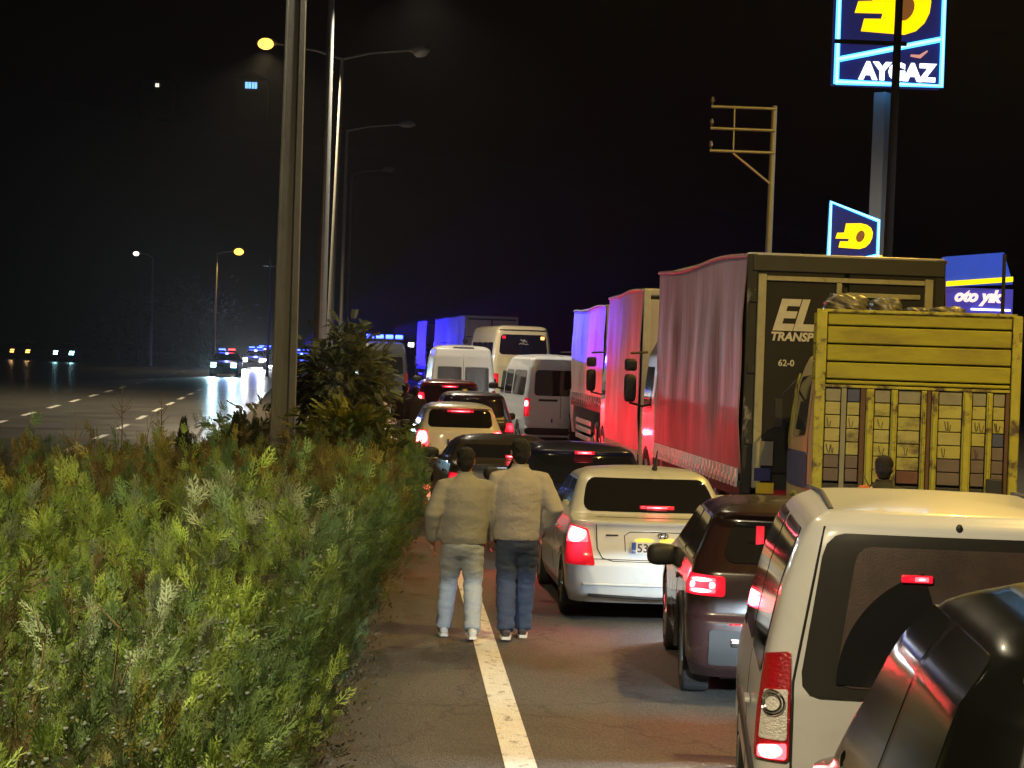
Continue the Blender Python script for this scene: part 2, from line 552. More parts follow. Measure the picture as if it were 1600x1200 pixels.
    def rear_patch(s, c4, off=0.006, th=0.012, nu=8, nv=6, rc=0.07):   # corners (t,z): bl, br, tr, tl
        nv = max(nv, 10) if rc else nv
        ar = s.aspect(c4)
        def at(u, v, o):
            u, v = s.rounded(u, v, rc, ar)
            a = [c4[0][k] + (c4[1][k] - c4[0][k]) * u for k in (0, 1)]
            b = [c4[3][k] + (c4[2][k] - c4[3][k]) * u for k in (0, 1)]
            return s.rear(a[0] + (b[0] - a[0]) * v, a[1] + (b[1] - a[1]) * v, o)
        mb = MB()
        mb.grid(lambda u, v: at(u, v, off), nu, nv, lambda u, v: at(u, v, off - th))
        return mb
    def side_patch(s, c4, sg, off=0.006, th=0.012, nu=6, nv=5, rc=0.07):   # corners (y,z)
        nv = max(nv, 10) if rc else nv
        ar = s.aspect(c4)
        def at(u, v, o):
            u, v = s.rounded(u, v, rc, ar)
            a = [c4[0][k] + (c4[1][k] - c4[0][k]) * u for k in (0, 1)]
            b = [c4[3][k] + (c4[2][k] - c4[3][k]) * u for k in (0, 1)]
            return s.side(a[0] + (b[0] - a[0]) * v, a[1] + (b[1] - a[1]) * v, sg, o)
        mb = MB()
        mb.grid(lambda u, v: at(u, v, off), nu, nv, lambda u, v: at(u, v, off - th))
        return mb
    def front_patch(s, x0, x1, z0, z1, off=0.01, th=0.03, nu=5, nv=3):
        def at(u, v, o):
            x = x0 + (x1 - x0) * u; z = z0 + (z1 - z0) * v
            w = s.W(z); rf = min(s.rf, w * 0.8); y1 = s.sm(s.yf, z)
            ax = abs(x)
            if ax <= w - rf: y = y1 - 0.06 * (ax / max(0.01, w - rf)) ** 2
            else:
                q = min(1, (ax - (w - rf)) / rf)
                y = (y1 - 0.1 - rf) + math.sqrt(max(0, 1 - q * q)) * (rf + 0.04)
            return Vector((x, y + o, z))
        mb = MB()
        mb.grid(lambda u, v: at(u, v, off), nu, nv, lambda u, v: at(u, v, off - th))
        return mb

WHEEL = {}
def wheel(parent, x, y, r, w=0.2, cover=m_rim):
    key = (round(r, 3), w, cover.name)
    sg = 1 if x > 0 else -1
    if key not in WHEEL:
        t = MB()
        prof = [(-0.5, 0.72), (-0.5, 0.93), (-0.42, 0.985), (-0.2, 1.0), (0.2, 1.0), (0.42, 0.985), (0.5, 0.93), (0.5, 0.72), (0.3, 0.66), (-0.3, 0.66)]
        seg = 28
        vs = []; fs = []
        for k in range(seg):
            a = 2 * math.pi * k / seg
            for (px, pr) in prof: vs.append((px * w, math.cos(a) * pr * r, math.sin(a) * pr * r))
        n = len(prof)
        for k in range(seg):
            k2 = (k + 1) % seg
            for i in range(n):
                i2 = (i + 1) % n
                fs.append((k * n + i, k * n + i2, k2 * n + i2, k2 * n + i))
        t.add(vs, fs)
        tm = t.mesh('tyre')
        rm = MB()
        rm.tube([(0.28 * w, 0, 0), (0.42 * w, 0, 0)], r * 0.2, seg=16)
        for k in range(7):
            a = 2 * math.pi * k / 7
            c, s_ = math.cos(a), math.sin(a)
            rm.tube([(0.36 * w, c * r * 0.12, s_ * r * 0.12), (0.40 * w, c * r * 0.68, s_ * r * 0.68)], [r * 0.1, r * 0.07], seg=6)
        rm.tube([(-0.3 * w, 0, 0), (0.1 * w, 0, 0)], r * 0.70, seg=24)
        WHEEL[key] = (tm, rm.mesh('rim'))
    tm, rm = WHEEL[key]
    o = link('wheel', tm, m_tyre, parent, smooth=40)
    o.location = (x, y, r)
    q = link('rim', rm, cover, o, smooth=40)
    if sg < 0: o.rotation_euler = (0, 0, math.pi)
    return o

def mirror(parent, x, y, z, mat, s=1.0, tall=False):
    sg = 1 if x > 0 else -1
    mb = MB()
    if tall:
        rb = lambda d: 1.0 / (abs(d.x) ** 5 + abs(d.y) ** 5 + abs(d.z) ** 5) ** 0.2
        mb.ellipsoid((x, y, z), (0.085 * s, 0.07 * s, 0.19 * s), 20, 14, rb)
        mb.ellipsoid((x, y, z + 0.32 * s), (0.085 * s, 0.07 * s, 0.085 * s), 20, 12, rb)
        mb.tube([(x, y, z + 0.48 * s), (x - sg * 0.3, y + 0.1, z + 0.5 * s)], 0.02, 6)
        mb.tube([(x, y, z - 0.2 * s), (x - sg * 0.3, y + 0.1, z - 0.26 * s)], 0.02, 6)
    else:
        mb.ellipsoid((x, y, z), (0.118 * s, 0.07 * s, 0.08 * s), 20, 14, lambda d: (1 + 0.12 * d.x * sg) / (abs(d.x) ** 3.2 + abs(d.y) ** 3.2 + abs(d.z) ** 3.2) ** (1 / 3.2))
        mb.tube([(x - sg * 0.09, y + 0.02, z - 0.05), (x - sg * 0.2, y + 0.05, z - 0.07)], 0.03, 8)
    return mb.build('mirror', mat, parent, smooth=60)

def number_plate(parent, loc, left, right, tr='TR', w=0.52, h=0.112, rx=0.0):
    p = MB().box(-w / 2, w / 2, -0.006, 0.006, -h / 2, h / 2).build('number_plate', m_plate, parent, bevel=0.003)
    p.location = loc; p.rotation_euler = (rx, 0, 0)
    MB().box(-w / 2 + 0.004, -w / 2 + 0.045, -0.009, 0.0, -h / 2 + 0.003, h / 2 - 0.003).build('country_band', m_plateb, p)
    if left:
        lettering(tr, 0.035, (-w / 2 + 0.008, -0.011, -h / 2 + 0.012), m_white, p, extrude=0.001)
        lettering(left, 0.115, (-w / 2 + 0.055, -0.009, -0.04), m_black, p, extrude=0.002, bold=0.001)
        lettering(right, 0.115, (w / 2 - 0.15, -0.009, -0.04), m_black, p, extrude=0.002, bold=0.001)
    return p

def headlamp_beams(parent, shell_w, y, z, energy, col=(0.85, 0.93, 1.0), spread=60, toe=0.0, shroud=False):
    for sg in (-1, 1):
        light('headlight_beam', 'SPOT', (sg * shell_w, y, z), energy, col, parent, 0.05,
              rot=(R(90 - spread / 2 - 1.0), 0, -toe * sg), spot=spread, blend=0.03)
        if shroud:                               # added plate under the lamp, shaped to keep the beam off the road below
            MB().box(sg * shell_w - 0.26, sg * shell_w + 0.26, y - 0.06, y + 0.17, z - 0.085, z - 0.058).build('bumper_lip_or_shroud', m_trim, parent, bevel=0.008)

# ---------------------------------------------------------------- cars
def paint(name, col, rough=0.32, dirt=None):
    return M(name, col, rough, var=0.06, scale=2.5, coat=0.5, rvar=0.08, col2=dirt, thresh=(0.58, 0.85))

def sedan_shell(h=1.43, w=0.85, L=4.3):
    return Shell(w=[(0.18, w - 0.06), (0.30, w - 0.015), (0.55, w), (0.80, w - 0.01), (0.95, w - 0.05), (1.02, w - 0.08), (h - 0.07, w - 0.20), (h - 0.03, w - 0.245), (h, w - 0.33)],
                 yr=[(0.18, 0.10), (0.24, 0.02), (0.36, 0.0), (0.56, 0.0), (0.60, 0.05), (0.88, 0.10), (0.93, 0.085), (0.955, 0.055), (0.975, 0.10), (0.995, 0.46), (h - 0.09, 0.92), (h - 0.03, 1.08), (h, 1.25)],
                 yf=[(0.18, L - 0.1), (0.5, L), (0.66, L - 0.06), (0.80, L - 0.3), (0.93, L - 1.15), (1.0, L - 1.3), (h - 0.06, L - 1.95), (h, L - 2.2)],
                 z0=0.18, z1=h, r=0.22, bow=0.09, crown=0.035)
def hatch_shell(h=1.5, w=0.87, L=4.1, rake=0.35, belt=0.98, sq=0.0):
    return Shell(w=[(0.2, w - 0.06), (0.34, w - 0.01), (0.6, w), (0.85, w - 0.01), (belt, w - 0.05), (h - 0.08, w - 0.22 + sq), (h - 0.03, w - 0.27 + sq), (h, w - 0.36 + sq)],
                 yr=[(0.2, 0.12), (0.28, 0.02), (0.42, 0.0), (0.62, 0.0), (0.66, 0.05), (belt - 0.02, 0.09), (belt, 0.11), (h - 0.10, rake), (h - 0.06, rake - 0.08), (h - 0.03, rake - 0.04), (h, rake + 0.12)],
                 yf=[(0.2, L - 0.1), (0.55, L), (0.72, L - 0.08), (0.88, L - 0.4), (belt + 0.02, L - 1.0), (h - 0.06, L - 1.75), (h, L - 2.0)],
                 z0=0.2, z1=h, r=0.22, bow=0.10, crown=0.035)

def car_common(t, S, mp, L, w, h, belt, wr=0.31, yw=(0.78, None), mirror_mat=None, win=None, mirror_y=None, glass_mat=None, mirror_s=1.0, mirror_dx=0.09, mirror_dz=0.03, win_off=0.006):
    yf = L - 0.85
    body = link('body', S.body_mesh([(yw[0], wr, w), (yf, wr, w)]), mp, t, smooth=35)
    for y in (yw[0], yf):
        for sg in (-1, 1):
            wheel(t, sg * (w - 0.115), y, wr, 0.21)
    MB().box(-w + 0.28, w - 0.28, 0.35, L - 0.5, 0.16, 0.30).build('underbody', m_trim, t)
    gm = glass_mat or m_glass
    # side windows
    top, ct = h - 0.10, belt + 0.035
    r0 = lerp_tab(S.yr, ct) + 0.42; r1 = lerp_tab(S.yr, top) + 0.30
    f0 = lerp_tab(S.yf, ct) - 0.45; f1 = lerp_tab(S.yf, top) - 0.28
    mid = (r0 + f0) / 2 - 0.05
    for sg in (-1, 1):
        S.side_patch([(r0, ct), (mid - 0.04, ct), (mid - 0.04, top), (r1, top)], sg, win_off).build('side_window', gm, t, smooth=30)
        S.side_patch([(mid + 0.04, ct), (f0, ct), (f1, top), (mid + 0.04, top)], sg, win_off).build('side_window', gm, t, smooth=30)
        S.side_patch([(mid - 0.006, 0.36), (mid + 0.006, 0.36), (mid + 0.006, belt), (mid - 0.006, belt)], sg, 0.002, 0.006).build('door_seam', m_seam, t)
        S.side_patch([(yw[0] + wr + 0.1, 0.82), (yw[0] + wr + 0.28, 0.82), (yw[0] + wr + 0.28, 0.85), (yw[0] + wr + 0.1, 0.85)], sg, 0.03, 0.025).build('door_handle', mp, t, smooth=30)
        my = mirror_y or (f0 - 0.15)
        mirror(t, sg * (w + mirror_dx), my, belt + mirror_dz, mirror_mat or mp, mirror_s)
    # windscreen
    mb = MB()
    zt, zb = h - 0.07, belt + 0.04
    def ws(u, v, o=0.012):
        z = zb + (zt - zb) * v
        x = (u - 0.5) * 2 * (S.W(z) - 0.12)
        return Vector((x, S.sm(S.yf, z) - 0.06 * (x / 0.5) ** 2 + o, z))
    mb.grid(ws, 8, 6, lambda u, v: ws(u, v, -0.01))
    mb.build('windscreen', gm, t, smooth=30)
    return body

def front_lamps(t, S, w, z0, z1, mat):
    for sg in (-1, 1):
        a, b = sg * (w - 0.42), sg * (w - 0.10)
        S.front_patch(min(a, b), max(a, b), z0, z1).build('headlight', mat, t, smooth=30)

def brake_spot(t, x, y, z, e=6.0, col=(1, 0.016, 0.035)):
    e = e * 3.8
    return light('brake_light', 'SPOT', (x, y, z), e, col, t, 0.06, rot=(R(-90), 0, 0), spot=165, blend=0.6)

def rear_lamp(t, S, c4, lit=None, core=None, off=0.012):
    """c4 for the right lamp; mirrored to the left."""
    out = []
    for sg in (-1, 1):
        c = [(sg * a, z) for a, z in c4]
        if sg < 0: c = [c[1], c[0], c[3], c[2]]
        o = S.rear_patch(c, off, 0.03, 8, 6).build('tail_light', lit or m_red, t, smooth=30)
        out.append(o)
        if core:
            k = [(sg * a, z) for a, z in core]
            if sg < 0: k = [k[1], k[0], k[3], k[2]]
            S.rear_patch(k, off + 0.006, 0.012, 6, 4).build('bulb_glow', m_core, o, smooth=30)
    return out

# --- near black car, only its upper rear left corner stands in the frame
def near_suv():
    t = thing('black_car', 'glossy black tall car at the bottom right corner, nearest of all', 'car', (2.16, 5.0, 0), R(-7))
    h, w, L, belt = 1.88, 0.90, 4.0, 1.15
    mp = M('gloss_black', (0.004, 0.004, 0.0035), 0.22, var=0.3, scale=4, coat=0.22, spec=0.25, rvar=0.1)
    S = Shell(w=[(0.25, w - 0.05), (0.5, w), (0.95, w), (belt, w - 0.01), (1.30, w - 0.05), (1.65, w - 0.17), (1.80, w - 0.28), (1.86, w - 0.38), (h, w - 0.46)],
              yr=[(0.25, 0.08), (0.5, 0.0), (0.7, 0.0), (0.75, 0.06), (belt, 0.1), (1.66, 0.25), (1.8, 0.36), (h, 0.6)],
              yf=[(0.25, L - 0.1), (0.6, L), (0.95, L - 0.15), (1.12, L - 1.0), (1.8, L - 1.8), (h, L - 2.1)], z0=0.25, z1=h, r=0.36, bow=0.10, crown=0.03)
    car_common(t, S, mp, L, w, h, belt, wr=0.36, mirror_dx=-0.09, mirror_s=0.6, win_off=0.002, glass_mat=M('black_glass', (0.006, 0.006, 0.005), 0.1, var=0.1))
    gl = M('tinted_glass', (0.012, 0.013, 0.006), 0.08, var=0.3, scale=3, spec=0.6)
    S.rear_patch([(-0.70, 1.13), (0.70, 1.13), (0.55, 1.72), (-0.55, 1.72)], 0.003, 0.02, 12, 10, rc=0.14).build('rear_window', gl, t, smooth=30)
    for sg in (-1, 1):
        mb = MB(); pts = []
        for k in range(9): pts.append(S.rear(sg * (0.74 - 0.02 * k), 1.0 + 0.085 * k, 0.012))
        for k in range(1, 7):
            a = R(15 * k)
            pts.append(S.rear(sg * (0.60 - 0.22 * math.sin(a)), 1.68 + 0.14 * math.sin(a) * 1.0 + 0.02 * k * 0, 0.012))
        mb.tube(pts, 0.012, 8)
        mb.build('window_seal', m_trim, t, smooth=50)
        mb = MB().tube([S.rear(sg * (w - 0.13), 1.2, 0.0), S.rear(sg * (w - 0.30), 1.78, 0.006), S.rear(sg * (w - 0.42), 1.92, 0.0)], 0.010, 8)
        mb.build('pillar_trim', m_trim, t, smooth=50)
    rear_lamp(t, S, [(w - 0.2, 0.8), (w + 0.05, 0.8), (w + 0.0, 1.1), (w - 0.2, 1.1)])
    number_plate(t, (0, 0.02, 0.88), '', '')
    return t
near_suv()

# --- white van with a dusty rear window
def white_van():
    d = 9.6
    t = thing('white_van', 'white family van with dusty rear window and tall lamps behind the black car', 'van', (2.55, d, 0), R(-7.5))
    w, h, L, belt = 0.89, 1.865, 4.1, 1.04
    mp = paint('van_white', (0.50, 0.51, 0.52), 0.35, dirt=(0.40, 0.39, 0.37))
    S = Shell(w=[(0.22, w - 0.05), (0.4, w), (0.75, w), (0.95, w - 0.01), (1.2, w - 0.04), (1.5, w - 0.10), (1.72, w - 0.17), (1.80, w - 0.215), (1.84, w - 0.26), (h, w - 0.33)],
              yr=[(0.22, 0.06), (0.3, -0.03), (0.52, -0.03), (0.56, 0.03), (1.04, 0.05), (1.08, 0.06), (1.70, 0.17), (1.78, 0.19), (1.83, 0.22), (h, 0.32)],
              yf=[(0.22, L - 0.1), (0.6, L), (0.85, L - 0.15), (1.0, L - 0.6), (1.1, L - 0.8), (1.8, L - 1.5), (h, L - 1.7)], z0=0.22, z1=h, r=0.15, bow=0.05, crown=0.035)
    car_common(t, S, mp, L, w, h, belt, wr=0.31, mirror_mat=m_trim, mirror_dx=-0.09, mirror_s=0.6)
    frame = M('window_border', (0.016, 0.015, 0.013), 0.35, var=0.2, scale=6)
    dusty = M('dusty_glass', (0.050, 0.031, 0.026), 0.45, var=0.4, scale=4, bump=0.1, bscale=120, col2=(0.016, 0.013, 0.012), thresh=(0.4, 0.75), coat=0.3)
    S.rear_patch([(-0.715, 1.035), (0.715, 1.035), (0.60, 1.775), (-0.60, 1.775)], 0.008, 0.02, 14, 12).build('window_border', frame, t, smooth=30)
    rw = S.rear_patch([(-0.55, 1.085), (0.55, 1.085), (0.46, 1.72), (-0.46, 1.72)], 0.012, 0.02, 14, 12).build('rear_window', dusty, t, smooth=30)
    # clean sector swept by the wiper
    mb = MB(); cx, cz, rr = 0.0, 1.09, 0.545
    vs = [S.rear(cx, cz, 0.016)]; n = 40
    for k in range(n + 1):
        a = R(107 + (179 - 107) * k / n)
        vs.append(S.rear(cx + math.cos(a) * rr, cz + math.sin(a) * rr, 0.016))
    rows = 6; vs = []; fs = []
    for j in range(rows + 1):
        for k in range(n + 1):
            a = R(107 + (179 - 107) * k / n); q = 0.03 + (rr - 0.03) * j / rows
            vs.append(S.rear(cx + math.cos(a) * q, cz + math.sin(a) * q, 0.016))
    for j in range(rows):
        for k in range(n):
            fs.append((j * (n + 1) + k, j * (n + 1) + k + 1, (j + 1) * (n + 1) + k + 1, (j + 1) * (n + 1) + k))
    mb.add(vs, fs).build('wiped_glass', m_glass, rw, smooth=30)
    wp = MB().tube([S.rear(0.02, 1.06, 0.03), S.rear(0.3, 1.10, 0.035), S.rear(0.53, 1.13, 0.03)], [0.018, 0.011, 0.006], 8)
    wp.build('rear_wiper', m_trim, t, smooth=50)
    bl = MB().box(-0.07, 0.07, -0.01, 0.03, -0.017, 0.017).build('brake_light', m_red_lit, t, bevel=0.004)  # red glow added on the glass for the crossover's tail light showing through
    bl.location = S.rear(-0.19, 1.585, 0.02)
    cb = MB().box(-0.01, 0.05, -0.016, -0.008, -0.01, 0.01).build('bulb_glow', m_core, bl); 
    # tailgate seams and handle
    for sg in (-1, 1):
        a = [S.rear(sg * (0.735 - 0.0 * k), 0.60 + 0.5 * k / 6, 0.001) for k in range(7)] + [S.rear(sg * (0.735 - 0.125 * k / 8), 1.1 + 0.70 * k / 8, 0.001) for k in range(1, 9)]
        MB().tube(a, 0.006, 6).build('tailgate_seam', m_seam, t)
        c = [(sg * 0.745, 0.74), (sg * 0.98, 0.74), (sg * 0.93, 1.205), (sg * 0.745, 1.235)]
        if sg < 0: c = [c[1], c[0], c[3], c[2]]
        tl = S.rear_patch(c, 0.012, 0.04, 8, 10).build('tail_light', m_red, t, smooth=30)
        c = [(sg * 0.755, 0.835), (sg * 0.895, 0.835), (sg * 0.875, 1.055), (sg * 0.755, 1.065)]
        if sg < 0: c = [c[1], c[0], c[3], c[2]]
        cl = S.rear_patch(c, 0.018, 0.02, 8, 8).build('clear_lens', m_clear, tl, smooth=30)
        for q in (0.055, 0.04):
            rg = MB(); rg.tube([S.rear(sg * 0.822 + math.cos(a_) * q, 1.0 + math.sin(a_) * q, 0.022) for a_ in np.linspace(0, 2 * math.pi, 25)], 0.006, 6, cap=False)
            rg.build('reflector_ring', m_chrome, tl, smooth=60)
        c = [(sg * 0.755, 0.748), (sg * 0.90, 0.748), (sg * 0.90, 0.80), (sg * 0.755, 0.822)]
        if sg < 0: c = [c[1], c[0], c[3], c[2]]
        S.rear_patch(c, 0.018, 0.02, 6, 4).build('bulb_glow', m_core, tl, smooth=30)
        S.side_patch([(0.25, 0.58), (L - 1.1, 0.58), (L - 1.1, 0.66), (0.25, 0.66)], sg, 0.014, 0.03, 20, 2).build('side_moulding', m_trim, t, smooth=30)
        MB().tube([S.side(0.5, 1.86, sg, -0.02), S.side(1.6, 1.88, sg, -0.02), S.side(2.4, 1.86, sg, -0.02)], 0.015, 8).build('roof_rail', m_trim, t, smooth=50)
    S.rear_patch([(-0.92, 0.26), (0.92, 0.26), (0.92, 0.50), (-0.92, 0.50)], 0.03, 0.05, 20, 4).build('bumper', m_trim, t, smooth=30)
    MB().ellipsoid((0.0, S.rear(0, 1.815).y - 0.004, 1.815), (0.016, 0.014, 0.022), 10, 8).build('washer_nozzle', m_trim, t, smooth=60)
    MB().box(-0.28, 0.28, 0.0, 0.03, -0.03, 0.03).build('handle_strip', m_trim, t, bevel=0.01).location = (0, 0.015, 0.86)
    number_plate(t, (0, 0.018, 0.72), '', '')
    front_lamps(t, S, w, 0.68, 0.86, m_head)
    headlamp_beams(t, 0.66, L + 0.06, 0.80, 650, spread=160, shroud=True, col=(0.72, 0.88, 1.0))
    return t
white_van()

# --- black hatchback SUV with a square ring tail lamp
def black_suv():
    t = thing('black_crossover', 'black crossover with bright square tail light behind the white sedan', 'car', (3.07, 15.8, 0), R(-4))
    w, h, L, belt = 0.90, 1.45, 4.0, 1.0
    mp = paint('suv_black', (0.022, 0.010, 0.010), 0.28, dirt=(0.045, 0.032, 0.030))
    S = hatch_shell(h, w, L, rake=0.42, belt=belt)
    car_common(t, S, mp, L, w, h, belt, wr=0.345, mirror_mat=m_trim, mirror_s=1.12, mirror_dz=-0.10, mirror_dx=0.055)
    S.rear_patch([(-0.64, 1.05), (0.64, 1.05), (0.55, 1.34), (-0.55, 1.34)], 0.008, 0.02, 12, 8).build('rear_window', m_glass, t, smooth=30)
    for o in rear_lamp(t, S, [(0.62, 0.80), (0.99, 0.81), (0.97, 0.96), (0.62, 0.95)], lit=m_red_lit):
        pass
    for sg in (-1, 1):                           # bright ring inside the lamp
        for (a, b, z0, z1) in ((0.69, 0.90, 0.905, 0.935), (0.69, 0.90, 0.825, 0.855), (0.69, 0.735, 0.855, 0.905), (0.855, 0.90, 0.855, 0.905)):
            c = [(sg * a, z0), (sg * b, z0), (sg * b, z1), (sg * a, z1)]
            if sg < 0: c = [c[1], c[0], c[3], c[2]]
            S.rear_patch(c, 0.02, 0.012, 5, 3).build('bulb_glow', m_core, t, smooth=30)
        S.rear_patch([(sg * 0.60 - 0.13, 0.30), (sg * 0.60 + 0.13, 0.30), (sg * 0.60 + 0.13, 0.56), (sg * 0.60 - 0.13, 0.56)], 0.012, 0.03, 6, 4).build('bumper_panel', M('dark_panel', (0.008, 0.008, 0.008), 0.7), t, smooth=30)
        S.rear_patch([(sg * 0.5 - 0.09, 0.60), (sg * 0.5 + 0.09, 0.60), (sg * 0.5 + 0.09, 0.615), (sg * 0.5 - 0.09, 0.615)], 0.012, 0.012, 4, 1).build('reflector', m_red, t)
        MB().tube([(sg * (w + 0.005), 0.78 + math.cos(a) * 0.405, 0.345 + math.sin(a) * 0.405) for a in np.linspace(R(-8), R(188), 24)], 0.022, 8).build('wheel_arch_trim', m_trim, t, smooth=50)
    brake_spot(t, 0.8, -0.06, 0.88, 5); brake_spot(t, -0.8, -0.06, 0.88, 7)
    MB().box(-0.03, 0.03, -0.01, 0.0, -0.11, 0.11).build('window_reflector', m_red_lit, t).location = S.rear(-0.36, 1.21, 0.02)  # small red strip on the glass, glowing by its own emission
    MB().tube([(0.0, 0.75, h + 0.03), (0.0, 0.6, h + 0.12)], [0.02, 0.006], 8).build('antenna', m_trim, t)
    number_plate(t, (0, 0.05, 0.80), '', '')
    front_lamps(t, S, w, 0.70, 0.84, m_head)
    headlamp_beams(t, 0.66, L + 0.05, 0.72, 46, spread=160, col=(0.66, 0.86, 1.0))
    return t
black_suv()

# --- white sedan with lit plate
def white_sedan():
    t = thing('white_sedan', 'white saloon with lit number plate 53 beside the two walking men', 'car', (2.53, 20.75, 0), R(1.0))
    w, h, L, belt = 0.86, 1.40, 4.25, 1.0
    mp = paint('sedan_white', (0.62, 0.63, 0.63), 0.3, dirt=(0.46, 0.45, 0.42))
    S = sedan_shell(h, w, L)
    car_common(t, S, mp, L, w, h, belt, wr=0.30)
    S.rear_patch([(-0.68, 1.03), (0.68, 1.03), (0.60, 1.335), (-0.60, 1.335)], 0.008, 0.02, 12, 8).build('rear_window', m_glass, t, smooth=30)
    rear_lamp(t, S, [(0.59, 0.54), (0.95, 0.545), (0.88, 0.925), (0.655, 0.885)], lit=m_red_dim,
              core=[(0.655, 0.76), (0.90, 0.75), (0.86, 0.91), (0.672, 0.87)])
    brake_spot(t, -0.75, -0.06, 0.80, 7); brake_spot(t, 0.75, -0.06, 0.80, 5)
    bl = MB().box(-0.17, 0.17, -0.01, 0.02, -0.018, 0.018).build('brake_light', m_red_lit, t, bevel=0.006); bl.location = S.rear(0.06, 1.075, 0.02)
    MB().box(-0.10, 0.10, -0.018, -0.008, -0.008, 0.008).build('bulb_glow', m_core, bl)
    # boot lid seam, recess, badge
    pts = [S.rear(-0.585, 0.93, 0.002), S.rear(-0.57, 0.70, 0.002), S.rear(-0.52, 0.61, 0.002), S.rear(-0.42, 0.585, 0.002), S.rear(0, 0.58, 0.002), S.rear(0.42, 0.585, 0.002), S.rear(0.52, 0.61, 0.002), S.rear(0.57, 0.70, 0.002), S.rear(0.585, 0.93, 0.002)]
    MB().tube(pts, 0.005, 6).build('boot_seam', m_seam, t)
    pts = [S.rear(x, z, 0.001) for x, z in ((-0.30, 0.68), (-0.31, 0.83), (-0.26, 0.865), (0, 0.87), (0.26, 0.865), (0.31, 0.83), (0.30, 0.68))]
    MB().tube(pts, 0.004, 6).build('plate_recess', m_seam, t)
    bd = MB()
    for k, (dx, dz, rx, rz) in enumerate(((0, 0.0, 0.05, 0.028),)):
        bd.tube([S.rear(0.06 + math.cos(a) * rx, 0.835 + math.sin(a) * rz, 0.014) for a in np.linspace(0, 2 * math.pi, 25)], 0.006, 6, cap=False)
    bd.tube([S.rear(0.035, 0.812, 0.014), S.rear(0.047, 0.858, 0.014)], 0.007, 6)
    bd.tube([S.rear(0.073, 0.812, 0.014), S.rear(0.085, 0.858, 0.014)], 0.007, 6)
    bd.tube([S.rear(0.041, 0.832, 0.014), S.rear(0.079, 0.838, 0.014)], 0.006, 6)
    bd.build('badge', m_chrome, t, smooth=50)
    MB().box(-0.06, 0.06, -0.003, 0.004, -0.008, 0.008).build('script_badge', m_chrome, t).location = S.rear(-0.43, 0.83, 0.006)
    pl = number_plate(t, (0.0, 0.04, 0.72), '53', '99', w=0.50)
    for x in (-0.12, 0.12):
        lp = MB().ellipsoid((0, 0, 0), (0.095, 0.02, 0.022), 14, 8).build('plate_lamp', m_amber, t, smooth=50); lp.location = S.rear(x, 0.787, 0.008)
    MB().tube([S.rear(x, 0.36, 0.004) for x in np.linspace(-0.7, 0.7, 15)], 0.012, 6).build('bumper_crease', mp, t, smooth=50)
    MB().tube([S.rear(x, 0.235 + 0.03 * abs(x) , 0.004) for x in np.linspace(-0.65, 0.65, 15)], 0.016, 6).build('bumper_lip_or_shroud', m_trim, t, smooth=50)
    MB().tube([S.rear(x, 0.60, 0.003) for x in np.linspace(-0.95, 0.95, 23)], 0.004, 6).build('bumper_seam', m_seam, t)
    MB().tube([S.rear(x, 0.985, -0.02) for x in np.linspace(-0.56, 0.56, 13)], 0.007, 6).build('boot_edge', m_seam, t)
    an = MB().tube([(0.12, 1.28, h + 0.02), (0.12, 1.23, h + 0.05), (0.12, 1.1, h + 0.22)], [0.03, 0.02, 0.004], 8).build('antenna', m_trim, t, smooth=50)
    front_lamps(t, S, w, 0.62, 0.76, m_head)
    headlamp_beams(t, 0.62, L + 0.05, 0.66, 40, spread=80, col=(0.45, 0.7, 1.0))
    return t
white_sedan()

# --- the remaining cars of the queue
def queue_car(name, label, x, y, yaw, col, h, w, L, kind='hatch', belt=0.98, rake=0.35, lamp=None, core=None, lit=m_red_lit, bar=None, spot=8.0, plate=None, dark_mirror=True, glass=None, rough=0.3, beam=12):
    t = thing(name, label, 'car', (x, y, gz(y)), yaw)
    mp = paint(name + '_paint_%d' % int(y), col, rough)
    S = hatch_shell(h, w, L, rake, belt) if kind == 'hatch' else sedan_shell(h, w, L)
    car_common(t, S, mp, L, w, h, belt, wr=0.32, mirror_mat=m_trim if dark_mirror else None)
    zt = h - 0.10
    S.rear_patch([(-w + 0.23, belt + 0.06), (w - 0.23, belt + 0.06), (S.W(zt) - 0.05, zt), (-S.W(zt) + 0.05, zt)], 0.008, 0.02, 12, 8).build('rear_window', glass or m_glass, t, smooth=30)
    lamp = lamp or [(w - 0.26, 0.70), (w + 0.08, 0.70), (w + 0.04, 0.92), (w - 0.22, 0.92)]
    rear_lamp(t, S, lamp, lit, core)
    if spot:
        for sg in (-1, 1): brake_spot(t, sg * (w - 0.1), -0.08, sum(p[1] for p in lamp) / 4, spot)
    if bar:
        b = MB().box(-bar[0], bar[0], -0.012, 0.02, -0.02, 0.02).build('brake_light', m_red_lit, t, bevel=0.005); b.location = S.rear(bar[2] if len(bar) > 2 else 0, bar[1], 0.03)
        MB().box(-bar[0] * 0.7, bar[0] * 0.7, -0.02, -0.010, -0.012, 0.012).build('bulb_glow', m_core, b)
    S.rear_patch([(-w - 0.02, 0.27), (w + 0.02, 0.27), (w + 0.02, 0.45), (-w - 0.02, 0.45)], 0.012, 0.03, 16, 3).build('bumper', m_trim, t, smooth=30)
    pts = [S.rear(x_, z_, 0.002) for x_, z_ in ((-w + 0.2, belt - 0.02), (-w + 0.22, 0.66), (0, 0.645), (w - 0.22, 0.66), (w - 0.2, belt - 0.02))]
    MB().tube(pts, 0.005, 6).build('tailgate_seam', m_seam, t)
    if plate: number_plate(t, (0, 0.06, 0.78), *plate)
    front_lamps(t, S, w, 0.64, 0.8, m_head)
    headlamp_beams(t, 0.62, L + 0.05, 0.68, beam, spread=70)
    return t, S
